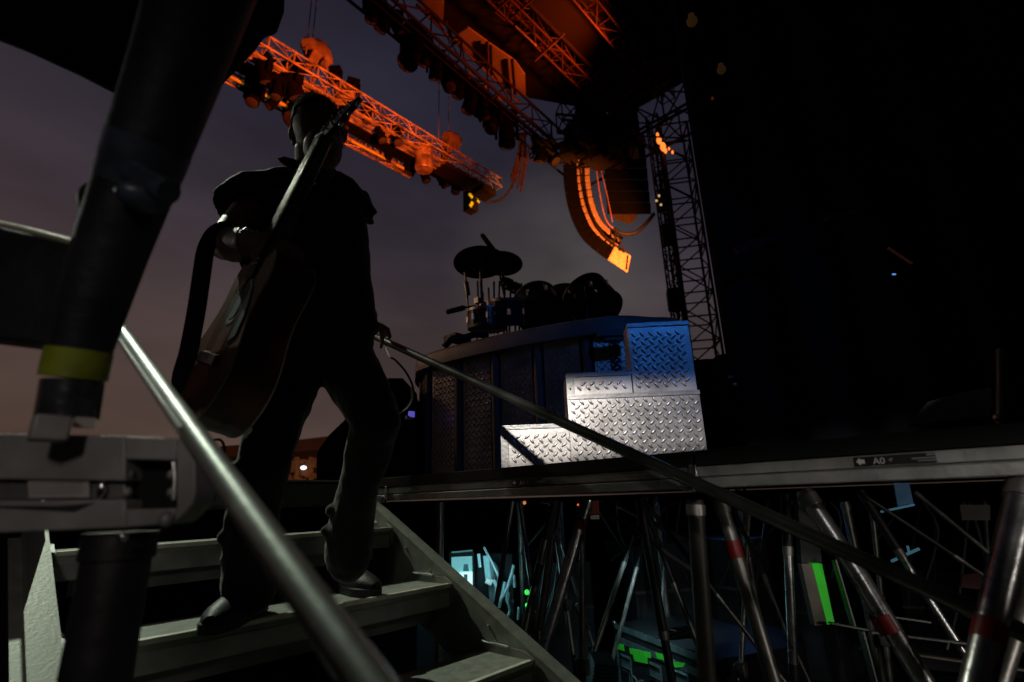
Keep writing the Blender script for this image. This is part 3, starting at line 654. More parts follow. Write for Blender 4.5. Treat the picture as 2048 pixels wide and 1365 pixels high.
ym = mat('yellow_gel', (.75, .62, .02), .5, emit=.5, ecol=(.9, .62, .01))
for dx, dz, a_, c_ in ((-.10, .17, .16, .10), (-.08, .03, .14, .08), (-.06, -.22, .08, .18), (.16, .10, .10, .07), (.2, -.02, .08, .05)): b = MB(); b.box(P+V3((dx+.04, -.17, dz)), (a_, .02, c_), Matrix.Rotation(.5, 3, 'Y')); b.build('yellow_gel_patch', ym, t)
# hoists with rain covers and their chains
def hoist(px, py, s, label, ropes):
    P = ony(px, py, TYF+.2)
    t = thing('chain_hoist', P, label, 'chain hoist', 'covered hoists on the orange truss')
    b = MB(); b.box(P-Z*.25*s, (.26*s, .22*s, .62*s), Matrix.Rotation(.25, 3, 'Y')); b.build('motor_body', cover_m, t, bevel=.03)
    b = MB(); ax = V3((.25, 0, .97)); b.lathe(P+Z*.08*s+V3((.1*s, 0, 0)), ax, [(.46*s, -.10*s), (.43*s, -.02*s), (.30*s, .12*s), (.16*s, .19*s), (.02*s, .21*s)], 9)
    for v in b.b.verts: v.co += V3((random.uniform(-1, 1), random.uniform(-1, 1), random.uniform(-1, 1)))*.045*s
    b.build('rain_cover', cover_m, t, angle=80)
    b = MB(); b.tube([P+V3((.22*s, -.1, .05)), P+V3((.30*s, -.1, -.35*s)), P+V3((.36*s, -.1, -.5*s))], .03*s, 8); b.build('hook', truss_m, t)
    for (x, y, dx) in ropes:
        q = ony(x, y, TYF+.2); b = MB(); b.tube([q, q+Z*(9 if px < 700 else 3.2)], .011, 6); b.build('chain', mat('chain_steel', (.5, .42, .42), .5, .6), t)
hoist(628, 104, .72, 'hoist with a wide floppy rain cover on the left of the orange truss', [(612, 108, 0), (624, 92, 0)])
hoist(900, 280, .60, 'smaller hoist with a ragged rain cover on the right of the orange truss', [(877, 292, 0), (897, 268, 0)])
# cable loop at the right end
b = MB(); pts = spline([ony(952, 392, 8.6), ony(975, 404, 8.6), ony(1005, 398, 8.3), ony(1025, 370, 8), ony(1040, 330, 7.6), ony(1045, 285, 7.3)], 5); b.tube(pts, .035, 8)
tag(b.build('cable_loop', rubber), 'dark cable looping from the truss end up to the roof', 'cable')
t = thing('cable_bundle', ony(1035, 340, 7.7), 'dark ragged bunch of cables hanging beside the right end of the orange truss', 'cables')
b = MB()
for k in range(14):
    x = 1036+random.uniform(-12, 14); b.tube(spline([ony(1046+random.uniform(-8, 8), 268, 7.3), ony(x+4, 320, 7.6), ony(x-6, 350+random.uniform(0, 36), 7.7)], 5), .02, 6)
for k in range(5): b.tube(spline([ony(1040+k*8, 290, 7.3), ony(1050+k*7, 318+k*3, 7.3), ony(1066+k*6, 300, 7.3), ony(1060+k*6, 270, 7.3)], 5), .018, 6)
b.build('cable', mat('cable_reddish', (.05, .02, .02), .7), t)

# -- dark roof edge truss, canvas panels, roof slab
ra = onz(640, -60, 9.1); rb = V3((10.9, 6.9, 9.0))
truss('roof_edge_truss', (2.6, 6.55, 9.15), (10.9, 6.95, 9.05), .62, .55, .8, .032, truss_d, 'dark roof edge truss crowded with hanging lights, above the orange one', 'truss')
b = MB()
for k in range(3): b.tube([(2.6, 6.2+.14*k, 8.82), (10.4, 6.65+.14*k, 8.75)], .03, 8)
tag(b.build('cable_run', truss_d), 'dark cables strapped along the underside of the roof edge truss', 'cables')
edge = [(745, 12), (768, 30), (795, 45), (824, 78), (850, 98), (872, 122), (895, 150), (918, 165), (940, 188), (962, 205), (985, 228), (1012, 244), (1080, 296), (1102, 300)]
for i, (x, y) in enumerate(edge):
    P = ony(x, y-14, 6.75+.02*i); moving_light(P, [1.0, 1.05, .95, 1.7, 1.1, 1.2, 1.2, 1.1, 1.3, 1.25, 1.4, 1.7, 1.2, 1.3][i], 'black stage light, %s from the left along the dark roof edge' % ORD[i], 'stage lights along the dark roof edge', rz=.5*i, tilt=.5*sin(i*2.3))
b = MB()
for i in range(11):
    P = ony(735+i*29, 5+i*23, 6.9); b.box(P+Z*.12, (.26, .10, .14), Matrix.Rotation(.2*i, 3, 'Y'))
tag(b.build('pale_bracket', mat('pale_bracket', (.16, .15, .16), .6)), 'pale brackets and paper tags along the dark roof edge truss', 'brackets')
def panel(P, z, th, label, m):
    t = thing('roof_canvas', onz(P[0][0], P[0][1], z), label, 'roof canvas', 'orange lit canvas panels under the roof')
    b = MB(); b.prism([onz(x, y, z) for x, y in P], Z*th); b.build('canvas', m, t); return t
PZ = 9.5
p1 = panel([(832, -20), (880, -30), (888, 8), (886, 58), (868, 48), (850, 26)], PZ, .04, 'small orange lit canvas panel at the top edge of the photo', canvas_m)
p2 = panel([(905, 84), (912, 72), (936, 56), (975, 84), (972, 140), (938, 112)], PZ, .04, 'left half of the large orange lit canvas under the roof', canvas_m)
p3 = panel([(977, 86), (1030, 122), (1050, 150), (1052, 196), (1024, 186), (975, 143)], PZ, .04, 'right half of the large orange lit canvas under the roof', canvas_m)
for i, (x0, y0, x1, y1) in enumerate([(973, 86, 975, 142), (981, 92, 983, 150), (1024, 120, 1030, 188), (890, 40, 907, 86), (833, 10, 1040, 208)]):
    b = MB(); b.tube([onz(x0, y0, PZ-.08), onz(x1, y1, PZ-.08)], .035, 8); tag(b.build('canvas_spar', truss_d if i < 4 else truss_m), ['left upright spar splitting the large canvas', 'second upright spar splitting the large canvas', 'upright spar near the right end of the large canvas', 'short dark spar between the small and the large canvas', 'long orange lit spar along the lower edge of the canvases'][i], 'spar')
b = MB()   # roof slab
b.prism([(3.2, 6.6, 9.8), (8.6, 6.75, 9.8), (10.9, 5.3, 9.8), (10.9, -9, 9.8), (-2.5, -9, 9.8), (-2.5, 4.6, 9.8)], Z*.12)
tag(b.build('stage_roof', roof_m), 'large black stage roof covering the upper right of the photo', 'roof')
for i, y in enumerate((4.9, 4.1, 3.2, 2.2, 1.0)):
    b = MB(); b.tube([(2.2, y, 9.55), (10.7, y, 9.55)], .045, 8); tag(b.build('roof_purlin', truss_d), 'dark purlin under the black roof, %s behind the canvas panels' % ORD[i], 'purlin', 'purlins under the black roof')
for i, (x0, y0, x1, y1) in enumerate([(1070, 122, 1128, 68), (1030, 52, 1072, 92)]):
    b = MB(); b.tube([onz(x0, y0, 9.3), onz(x1, y1, 9.3)], .022, 8); tag(b.build('roof_spar', truss_m), ['orange lit diagonal spar under the roof right of the canvas', 'thin reddish spar under the roof above the canvas'][i], 'spar')
truss_red = mat('truss_red_lit', (.10, .05, .04), .6)  # reddish colour carries the red light under the roof
for i, (a_, c_) in enumerate((((4.2, 5.15, 9.5), (10.6, 5.2, 9.5)), ((4.6, 3.9, 9.5), (10.7, 4.0, 9.5)), ((6.1, 5.4, 9.5), (6.0, 2.0, 9.5)), ((9.0, 5.4, 9.55), (8.9, 4.7, 9.55)), ((9.9, 6.2, 9.42), (9.8, 3.6, 9.42)))):
    truss('roof_truss', a_, c_, .34, .34, .5, .022, truss_red, 'reddish lattice truss under the roof, ' + ['running just behind the canvas panels', 'running second behind the canvas panels', 'crossing at the left of the canvas', 'crossing at the middle of the roof', 'crossing nearest the roof corner'][i], 'truss', 'reddish trusses under the roof')
# side truss with sky showing through
truss('roof_side_truss', (11.0, 7.1, 9.1), (10.9, 3.3, 9.1), .9, .9, .75, .04, truss_d, 'dark lattice truss along the side of the roof with dusk sky behind', 'truss')
truss('roof_corner_truss', (9.4, 6.4, 9.5), (11.0, 5.2, 9.5), .5, .6, .55, .035, truss_red, 'short reddish truss at the corner of the roof right of the canvas', 'truss')
# cluster of dark boxes at the corner
clus = [((1180, 215), .95, 11.2), ((1205, 175), .7, 11.0), ((1165, 270), .8, 11.4), ((1205, 300), .8, 11.6), ((1140, 300), .45, 11.3), ((1248, 262), .75, 11.6)]
for i, ((x, y), s, d) in enumerate(clus):
    P = pv(x, y, d); b = MB(); b.box(P, (s, s*.8, s*.9), Matrix.Rotation(.6+i*.3, 3, 'Z')); b.tube([P+Z*s*.4, P+Z*(s*.4+.7)], .03, 6)
    for q in range(3): b.box(P+V3((-.3+.3*q, -.3, -s*.5)), (.2, .2, .25))
    tag(b.build('rigging_box', truss_d, bevel=.03), ['large dark rigging box at the roof corner, left of the lattice truss', 'upper dark box of the roof corner cluster', 'dark box just above the curved speaker column', 'lowest dark box between the two speaker columns', 'small dark box at the left of the roof corner cluster', 'dark box just left of the tower top'][i], 'rigging box', 'dark boxes at the roof corner')

# -- line array (curved speaker column)
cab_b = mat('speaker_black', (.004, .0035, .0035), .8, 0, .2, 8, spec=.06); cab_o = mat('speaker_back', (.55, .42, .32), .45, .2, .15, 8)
t = thing('speaker_column', pv(1150, 320, 12.2), 'curved column of speakers with orange lit backs hanging from the roof corner', 'speaker column')
outl = spline([(1126, 318, 0), (1128, 372, 0), (1140, 430, 0), (1164, 478, 0), (1204, 513, 0), (1222, 523, 0)], 8)
n = 14; tot = [0]
for a, c in zip(outl[:-1], outl[1:]): tot.append(tot[-1]+(c-a).length)
def ol(s):
    for j in range(len(outl)-1):
        if tot[j+1] >= s: return lerp(outl[j], outl[j+1], (s-tot[j])/(tot[j+1]-tot[j]))
    return outl[-1]
DD = 12.3
for k in range(n):
    a = ol(tot[-1]*k/n); c = ol(tot[-1]*(k+1)/n); d2 = (c-a).normalized(); nr = V3((-d2.y, d2.x, 0))*-1
    if nr.x < 0: nr = -nr
    g_ = (c-a)*.012
    def W(p, off, dd): q = p+nr*off; return pv(q.x, q.y, DD+dd)
    # black side of the cabinet (towards the left) and the lit back (towards the viewer)
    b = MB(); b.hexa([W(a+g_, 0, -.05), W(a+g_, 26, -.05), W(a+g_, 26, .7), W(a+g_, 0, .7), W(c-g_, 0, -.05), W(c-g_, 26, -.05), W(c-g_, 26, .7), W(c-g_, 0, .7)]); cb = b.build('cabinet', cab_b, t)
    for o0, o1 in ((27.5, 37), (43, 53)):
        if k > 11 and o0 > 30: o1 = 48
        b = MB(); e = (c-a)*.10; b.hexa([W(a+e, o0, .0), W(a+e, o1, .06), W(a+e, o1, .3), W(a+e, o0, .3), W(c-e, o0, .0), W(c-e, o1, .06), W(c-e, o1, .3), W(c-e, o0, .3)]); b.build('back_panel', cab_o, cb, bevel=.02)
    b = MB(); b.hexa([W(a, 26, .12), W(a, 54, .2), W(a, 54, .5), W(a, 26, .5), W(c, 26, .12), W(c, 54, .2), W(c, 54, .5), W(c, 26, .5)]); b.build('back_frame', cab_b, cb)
b = MB(); b.tube([pv(outl[0].x+40, outl[0].y-5, DD), *[pv(p.x+39*-( -1), p.y-12, DD-.1) for p in outl[6:-6:4]]], .03, 8); b.build('speaker_cable', rubber, t)
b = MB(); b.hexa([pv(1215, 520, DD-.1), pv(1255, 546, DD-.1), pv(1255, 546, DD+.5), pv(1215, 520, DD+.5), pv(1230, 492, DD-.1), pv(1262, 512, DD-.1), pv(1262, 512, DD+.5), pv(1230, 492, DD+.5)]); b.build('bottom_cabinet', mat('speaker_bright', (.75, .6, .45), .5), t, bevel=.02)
b = MB(); b.box(pv(1242, 500, DD-.15), (.12, .05, .06)); b.tube([pv(1256, 512, DD-.14), pv(1253, 540, DD-.14)], .02, 6); b.build('rigging_pin', blackm, t)
# second dark column
t = thing('speaker_column', pv(1250, 300, 12.4), 'wide dark column of speakers between the curved one and the tower', 'speaker column')
for k in range(7):
    y0, y1 = 268+k*23, 268+(k+1)*23-.2; s0, s1 = 1204+k*1.6, 1288+k*2.2
    b = MB(); b.hexa([pv(s0, y0, 12.3), pv(s1, y0, 12.3), pv(s1, y0, 13.1), pv(s0, y0, 13.1), pv(s0+1, y1, 12.3), pv(s1+1, y1, 12.3), pv(s1+1, y1, 13.1), pv(s0+1, y1, 13.1)]); b.build('cabinet', cab_b, t, bevel=.02)
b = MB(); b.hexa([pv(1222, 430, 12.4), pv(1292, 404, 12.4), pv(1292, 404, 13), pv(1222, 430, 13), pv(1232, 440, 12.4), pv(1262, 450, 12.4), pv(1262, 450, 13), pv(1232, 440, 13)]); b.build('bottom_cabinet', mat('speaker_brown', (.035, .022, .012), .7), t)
b = MB(); b.box(pv(1268, 306, 12.1), (.40, .1, .42)); b.build('orange_cover', canvas_m, t, bevel=.02)
b = MB(); b.tube(spline([pv(1190, 318, 12), pv(1200, 390, 12), pv(1212, 440, 12), pv(1228, 458, 12)], 5), .018, 6); b.tube(spline([pv(1197, 322, 12), pv(1213, 385, 12), pv(1225, 445, 12)], 5), .012, 6)
tag(b.build('hanging_rope', mat('rope_red', (.45, .2, .15), .7)), 'thin reddish ropes hanging between the two speaker columns', 'rope')
b = MB(); b.tube(spline([pv(1228, 458, 12), pv(1245, 468, 12), pv(1270, 466, 12), pv(1290, 450, 12), pv(1308, 428, 12)], 6), .05, 8); b.tube([pv(1230, 460, 12), pv(1250, 503, 12.1)], .02, 6); b.tube([pv(1232, 462, 12), pv(1226, 495, 12.1)], .02, 6)
tag(b.build('cable_loop', rubber), 'thick dark cable looping from the curved speaker column to the tower', 'cable')
# -- towers
def tower(px, wd, d, label, m, up, bay=.55, r=.028, top=None):
    P = pv(px, 690, d); return truss('roof_tower', (P.x, P.y, GZ), (P.x, P.y, top or 9.6), wd, wd, bay, r, m, label, 'tower', 'roof towers', up)
tower(1366, .30, 11.6, 'narrow lattice tower mast on the left of the pair', truss_d, (1, .2, 0), .4, .022)
tower(1402, .78, 12.2, 'wide lattice roof tower at the edge of the black wing drape', truss_d, (1, .6, 0), .62, .034)
b = MB(); b.tube([pv(1325, 300, 11.4), pv(1352, 500, 11.4), pv(1375, 680, 11.4)], .045, 10); tag(b.build('tower_pipe', mat('pipe_grey', (.03, .024, .022), .6, .2)), 'smooth grey pipe running down the front of the towers', 'pipe')
for (x, y), lb in (((1336, 470), 'middle'), ((1348, 600), 'lowest'), ((1330, 400), 'topmost')):
    b = MB(); b.box(pv(x, y, 11.5), (.34, .3, .5), Matrix.Rotation(.5, 3, 'Z')); tag(b.build('tower_block', truss_d, bevel=.03), lb+' of the three dark sleeve blocks round the narrow tower mast', 'sleeve block')
lampm = emis('orange_lamp', (1, .20, .03), 1.8)
for i, (x, y, s) in enumerate(((1315, 270, .05), (1318, 281, .09), (1326, 294, .10), (1331, 302, .06), (1345, 305, .04), (1338, 298, .035))):
    b = MB(); b.ball(pv(x, y, 11.2), (s*.7, s*.7, s*1.3), n=10, m=6); tag(b.build('tower_lamp', lampm), 'glowing orange lamp at the tower top, %s from the left' % ORD[i] if i < 4 else ['tiny lamp glowing at the far right of the tower top group', 'tiny lamp glowing second from the right at the tower top'][i-4], 'lamp', 'glowing lamps at the tower top')
for i, (x, y) in enumerate(((1318, 392), (1313, 402), (1322, 410))):
    b = MB(); b.ball(pv(x, y, 11.2), .03, n=8, m=5); tag(b.build('tower_lamp', emis('dim_yellow', (.9, .6, .2), .7)), 'dim yellow lamp dot halfway up the tower, %s one down' % ORD[i], 'lamp')
# dim ball lamps in the dark roof and things in the dark wing
for i, (x, y, s, c) in enumerate(((1384, 43, .10, (.22, .10, .03)), (1443, 140, .08, (.20, .09, .03)), (1425, 198, .025, (.6, .1, .05)))):
    b = MB(); P = pv(x, y, 2.5); b.ball(P, s*.33, n=12, m=8); b.tube([P, P+Z*s*.5], s*.2, 8); tag(b.build('dim_bulb', emis('dim%d' % i, c, .07)), ['dim amber bulb high in the dark, the topmost', 'dim amber bulb below the topmost one', 'tiny red bulb below the two amber ones'][i], 'bulb')
def small(name, P, sz, m, label, cat, rot=0):
    b = MB(); b.box(P, sz, Matrix.Rotation(atan2(R0.y, R0.x), 3, 'Z') @ Matrix.Rotation(rot, 3, 'Y')); return tag(b.build(name, m, bevel=min(sz)*.2), label, cat)
small('status_light', pv(1788, 549, 2.15), (.013, .01, .005), emis('blue_led', (.1, .35, .8), .8), 'small blue status light in the dark of the wing', 'status light', .2)
small('metal_strip', pv(1800, 512, 2.15), (.12, .012, .006), mat('brass_strip_glow', (.4, .12, .05), .4, .5, emit=.02), 'thin reddish metal strip slanting in the dark of the wing', 'metal strip', .75)  # faint glow added to the metal so it shows
small('red_cloth', pv(1512, 488, 2.45), (.24, .02, .05), mat('dim_red_cloth', (.10, .012, .015), .9, spec=0), 'dim red cloth strip in the dark left of the wing', 'cloth', -.32)
small('red_cloth', pv(1682, 432, 2.3), (.17, .02, .035), mat('dim_red_cloth2', (.10, .015, .018), .9, spec=0), 'dimmer red cloth strip higher in the dark of the wing', 'cloth', -.2)
t = thing('wing_equipment', pv(1468, 768, 2.5), 'small pale metal fitting in the dark right of the diamond plate steps', 'fitting')
b = MB(); b.box(pv(1462, 755, 2.5), (.03, .02, .012)); b.ball(pv(1470, 770, 2.5), .013, n=10, m=6); b.build('fitting', steel_d, t)
t = thing('wing_case', pv(1950, 830, 2.2), 'dark blue grey case at the far right on the deck', 'case')
b = MB(); b.prism([pv(1860, 846, 1.75), pv(1990, 838, 1.65), pv(1990, 770, 1.65), pv(1905, 792, 1.75)], H*.12); b.build('case_body', mat('case_blue_grey', (.035, .04, .05), .7), t, bevel=.01)
b = MB(); b.tube([pv(2003, 850, 1.55), pv(2003, 700, 1.55)], .014, 10); b.build('upright', blackm, t)
b = MB(); b.ball(pv(1995, 836, 1.5), .012, n=8, m=6); b.build('caster', steel_d, t)
# -- far building seen between the legs
t = thing('grandstand_roof', pv(600, 950, 55), 'distant brown roofed building seen between the performer\'s legs', 'building')  # roof, wall, pillars and details glow in place of light falling on them
bm_ = mat('brown_roof_glow', (.08, .025, .012), .8, 0, .4, .3, emit=.10, ecol=(.14, .035, .012)); bw_ = mat('brown_wall_glow', (.05, .02, .012), .8, 0, .4, .5, emit=.06, ecol=(.10, .03, .012))
Hd = H*8
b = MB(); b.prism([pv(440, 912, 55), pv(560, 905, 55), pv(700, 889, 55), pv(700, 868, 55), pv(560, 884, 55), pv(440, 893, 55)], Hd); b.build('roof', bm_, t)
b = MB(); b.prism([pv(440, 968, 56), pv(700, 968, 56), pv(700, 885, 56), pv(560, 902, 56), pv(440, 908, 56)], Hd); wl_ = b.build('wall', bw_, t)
for x in (594, 622): b = MB(); b.tube([pv(x, 968, 55.5), pv(x, 915, 55.5)], .22, 8); b.build('pillar', mat('amber_pillar_glow', (.3, .1, .03), .7, emit=.12, ecol=(.5, .15, .03)), t)
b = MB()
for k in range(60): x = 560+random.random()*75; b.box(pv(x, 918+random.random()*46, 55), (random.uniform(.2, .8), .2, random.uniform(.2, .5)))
b.build('lit_detail', mat('amber_detail_glow', (.25, .08, .03), .7, 0, .6, .8, emit=.09, ecol=(.45, .13, .04)), t)
b = MB(); b.ball(pv(607, 936, 54), (.28, .28, .18), n=12, m=8); tag(b.build('far_floodlight', emis('white_lamp', (.85, 1, 1), 3)), 'tiny white floodlight shining between the performer\'s legs', 'floodlight')
# ================================================================== UNDER THE STAGE
def strut(P, r, m, label, tapes=(), name='scaffold_tube', group='scaffold tubes under the stage', ext=0, cat='scaffold tube'):
    P = [V3(p) for p in P]
    if ext: P[-1] = P[-1] + (P[-1]-P[0]).normalized()*ext
    t = thing(name, P[0], label, cat, group)
    b = MB(); b.tube(P, r, 18); b.build('tube', m, t)
    for f0, f1, tm in tapes:
        b = MB(); b.tube([lerp(P[0], P[-1], f0), lerp(P[0], P[-1], f1)], r*1.05, 18); b.build('tape_band', tm, t)
    if P[0].z < -.10:
        du = (P[0]-P[-1]).normalized(); k_ = (-.01-P[0].z)/du.z; b = MB(); b.tube([P[0]-du*.02, P[0]+du*k_], r*1.12, 18); b.build('shaded_top', blackm, t)  # black upper length stands in for the shaded top of the strut
    b = MB(); q = lerp(P[0], P[-1], .01); d_ = (P[-1]-P[0]).normalized(); b.tube([q, q+d_*.03], r*1.18, 18); b.build('end_collar', steel_d, t)
    return t
def S(*a): return [pv(x, y, d) for x, y, d in a]
strut(S((1176, 1000, 2.25), (1086, 1300, 2.2)), .0235, steel, 'pale slanting strut with a red tape band, under the deck marked A1', [(.075, .115, red_t)], ext=.5)
strut(S((1092, 1075, 3.0), (1047, 1270, 2.95)), .019, steel_d, 'thin slanting strut left of the red banded pale strut', [(.10, .18, blackm)], ext=.9)
strut(S((1390, 1000, 1.62), (1415, 1365, 1.62)), .024, mat('leg_dark', (.05, .045, .04), .5, .5), 'thick dark upright leg near the joint of the two decks', ext=.9)
strut(S((1440, 1000, 1.85), (1548, 1365, 1.75)), .022, steel_d, 'dull strut with a red band slanting down to the right from the deck joint', [(.10, .14, red_t)], ext=.8)
strut(S((1575, 1085, 1.9), (1588, 1365, 1.9)), .0145, steel, 'thin bright upright tube left of the green strip', [(.30, .34, blackm)], ext=.8)
strut(S((1607, 982, 1.5), (1720, 1155, 1.42), (1842, 1365, 1.34)), .0225, steel, 'long bright diagonal strut passing behind the handrail, red band near its middle', [(.255, .285, red_t)], ext=.8)
strut(S((1790, 1092, 1.95), (1942, 1330, 1.85)), .0135, steel, 'thin bright diagonal strut in the right corner under the handrail', ext=.9)
strut(S((2048, 962, 1.06), (1955, 1365, 1.0)), .0235, steel, 'thickest strut at the far right with a wide red band', [(.245, .275, red_t)], ext=.8)
strut(S((2075, 1120, 1.25), (1995, 1365, 1.2)), .020, steel_d, 'darker strut beside the thickest one at the far right', ext=.8)
strut(S((1250, 1120, 3.2), (1180, 1330, 3.1)), .014, steel_d, 'faint thin strut left of the flight case with green tape', ext=.8)
strut(S((1275, 1130, 3.4), (1250, 1225, 3.4)), .012, steel_d, 'shorter faint strut just behind the faint thin one', ext=.9)
strut(S((1345, 1160, 2.6), (1425, 1365, 2.5)), .013, steel_d, 'thin dark brace in front of the flight case', ext=.8)
strut(S((1325, 1255, 2.2), (1345, 1365, 2.2)), .016, blackm, 'black upright in front of the flight case corner', ext=.8)
strut(S((1525, 1145, 2.5), (1570, 1260, 2.4), (1640, 1400, 2.3)), .008, steel_d, 'thin wire like rod left of the thin bright upright', ext=.5)
strut(S((1430, 1185, 2.6), (1570, 1365, 2.5)), .010, steel_d, 'thin rod sloping behind the dull banded strut', ext=.5)
strut(S((1235, 1010, 3.1), (1330, 1060, 2.9)), .014, steel_d, 'short dark rod just under the deck behind the red tag', ext=.2)
strut(S((1830, 985, 2.2), (1945, 1080, 2.1)), .009, steel_d, 'thin rod under the deck left of the framed paper', ext=.2)
strut(S((1905, 1110, 1.7), (1980, 1160, 1.7)), .006, steel, 'thin pale rod left of the thickest strut', ext=.05)
for i, (x, d) in enumerate(((880, 3.4), (1040, 4.2), (1120, 4.8), (1310, 4.0), (1480, 3.6), (1690, 3.2))):
    strut([pv(x, 1004, d), pv(x, 1004, d)-Z*1.38], .024, steel_d, 'dim upright scaffold leg far under the stage, %s from the left' % ORD[i], group='dim far scaffold legs')
rb_ = random.Random(11)
for k in range(9):
    x = rb_.choice((rb_.uniform(1010, 1170), rb_.uniform(1440, 1980))); d = rb_.uniform(2.3, 4.0); dx = rb_.choice((-1, 1))*rb_.uniform(40, 130)
    a = pv(x, 1003, d); c = pv(x+dx, 1003, d*rb_.uniform(.9, 1.1)); c.z = -1.35
    t = thing('cross_brace', a, 'dim thin brace crossing in the dark under the decks', 'scaffold brace', 'dim crossing braces'); b = MB(); b.tube([a, c], rb_.uniform(.010, .019), 10); b.build('tube', steel_d, t)
    q = lerp(a, c, rb_.uniform(.3, .6)); b = MB(); b.box(q, (.05, .05, .06)); b.build('coupler', alu_dirty, t, bevel=.006)
# curved dark hose
b = MB(); b.tube(spline(S((1212, 1036, 2.3), (1245, 1040, 2.25), (1290, 1070, 2.2), (1340, 1112, 2.15), (1400, 1150, 2.1)), 6), .010, 10); tag(b.build('dark_hose', mat('hose_grey', (.05, .045, .042), .6)), 'dark hose curving down from the red tag under the deck', 'hose')
t = thing('red_tag', pv(1190, 1030, 2.3), 'red and white tag plate hanging beside the top of the pale strut', 'tag')
def quad(P, m, name, par, th=.004):
    b = MB(); n_ = (P[1]-P[0]).cross(P[2]-P[0]).normalized()
    if n_.dot(H) < 0: n_ = -n_
    b.prism(P, n_*th); return b.build(name, m, par)
quad(S((1184, 1002, 2.3), (1198, 1001, 2.3), (1199, 1028, 2.3), (1180, 1029, 2.3)), red_t, 'red_plate', t)
quad(S((1181, 1031, 2.298), (1199, 1030, 2.298), (1199, 1039, 2.298), (1181, 1039, 2.298)), mat('tag_white', (.5, .48, .46), .6), 'white_plate', t)
quad(S((1206, 1004, 2.32), (1219, 1003, 2.32), (1220, 1030, 2.32), (1206, 1032, 2.32)), blackm, 'dark_plate', t)
# green strip on a beige upright
t = thing('green_marked_post', pv(1640, 1250, 1.95), 'post wrapped in a bright green strip with a beige edge', 'post')
b = MB(); b.prism(S((1603, 1128, 1.96), (1624, 1128, 1.95), (1655, 1250, 1.9), (1630, 1252, 1.91)), H*.03); b.build('beige_side', mat('beige_side', (.24, .21, .17), .6), t)
b = MB(); b.prism(S((1624, 1128, 1.948), (1644, 1128, 1.95), (1669, 1247, 1.9), (1655, 1250, 1.898)), H*.03); b.build('green_side', mat('green_strip_glow', (.04, .62, .04), .5, emit=.16, ecol=(.04, .85, .02)), t)  # glow put into the green in place of light on it
b = MB(); b.prism(S((1596, 1000, 1.99), (1630, 1000, 1.99), (1644, 1126, 1.97), (1603, 1126, 1.97)), H*.03); b.build('dark_upper', mat('post_dark', (.01, .014, .02), .6), t)
# bolted frame of the scaffold base
fr = thing('bolted_frame', pv(1700, 1260, 1.85), 'bolted aluminium frame with flat bars behind the diagonal struts on the right', 'frame')
def flat(a, c, wd, m, bolts=()):
    b = MB(); b.bar(a, c, wd, .006, up=H.cross((V3(c)-V3(a)).normalized())); o = b.build('flat_bar', m, fr, bevel=.001)
    for f in bolts:
        b = MB(); q = lerp(a, c, f); b.lathe(q-H*.003, -H, [(.006, 0), (.006, .003), (.003, .005)], 8); b.build('bolt', chrome, o)
A_ = S((1668, 1120, 1.9), (1708, 1258, 1.88)); flat(A_[0], A_[1], .026, alu_dirty, (.45, .85, .95))
A_ = S((1722, 1262, 1.86), (1758, 1400, 1.84)); flat(A_[0], A_[1], .030, alu_dirty, (.05, .12, .3))
A_ = S((1660, 1246, 1.87), (1745, 1262, 1.86)); flat(A_[0], A_[1], .022, alu_dirty, (.2, .5))
A_ = S((1740, 1264, 1.84), (2080, 1305, 1.75)); flat(A_[0], A_[1], .022, alu_dirty, (.03, .10, .28))
A_ = S((1800, 1305, 1.82), (2080, 1345, 1.72)); flat(A_[0], A_[1], .024, mat('frame_beige', (.22, .20, .17), .5, .3), ())
A_ = S((1770, 1232, 1.9), (1860, 1245, 1.88)); flat(A_[0], A_[1], .016, alu_dirty)
A_ = S((1765, 1195, 1.9), (1775, 1240, 1.9)); flat(A_[0], A_[1], .014, alu_dirty)
# glass blue shapes upper right under deck
t = thing('hanging_sheet', pv(1810, 1000, 2.0), 'bluish translucent looking sheet hanging under the deck on the right', 'sheet')
b = MB(); b.prism(S((1788, 966, 2.0), (1818, 966, 2.0), (1828, 1010, 2.0), (1797, 1016, 2.0)), H*.004); b.build('sheet', mat('blue_sheet_glow', (.06, .11, .17), .3, 0, .6, 14, emit=.05, ecol=(.08, .25, .5)), t)  # faint blue glow put into the sheet colour
cy = mat('cyan_edge_glow', (.15, .3, .36), .3, .5, emit=.12, ecol=(.2, .6, .8))  # self-glowing lines in place of cyan light on edges
for i, (a, c, w_) in enumerate((((1762, 1024, 1.98), (1828, 1010, 1.98), .004), ((1783, 1123, 2.0), (1838, 1098, 2.0), .005), ((1815, 1092, 2.0), (1818, 1105, 2.0), .004))):
    b = MB(); P = S(a, c); b.tube(P, w_, 6); tag(b.build('cyan_line', cy), ['thin cyan lit line under the blue sheet', 'cyan lit dash below the handrail right of the bright diagonal strut', 'tiny cyan upright line above the cyan dash'][i], 'strip')
t = thing('framed_paper', pv(1950, 1040, 1.9), 'pale printed paper sheet in the dark under the deck at the right', 'paper')
quad(S((1920, 1010, 1.9), (1980, 1010, 1.9), (1981, 1041, 1.9), (1924, 1041, 1.9)), mat('paper', (.05, .05, .05), .8), 'sheet', t, .003)
b = MB()
for k in range(6):
    P = S((1926, 1014+k*4.4, 1.897), (1974-random.randint(0, 16), 1014+k*4.4, 1.897)); b.bar(P[0], P[1], .0024, .001)
b.build('print_lines', mat('ink', (.03, .03, .03), .7), t)
quad(S((1925, 1150, 2.0), (1965, 1145, 2.0), (1963, 1180, 2.0), (1922, 1175, 2.0)), mat('dim_red_cloth3', (.045, .006, .008), .8), 'red_cloth', None)['label'] = 'dim red cloth patch between the struts at the lower right'
bpy.data.objects[-1] if False else None
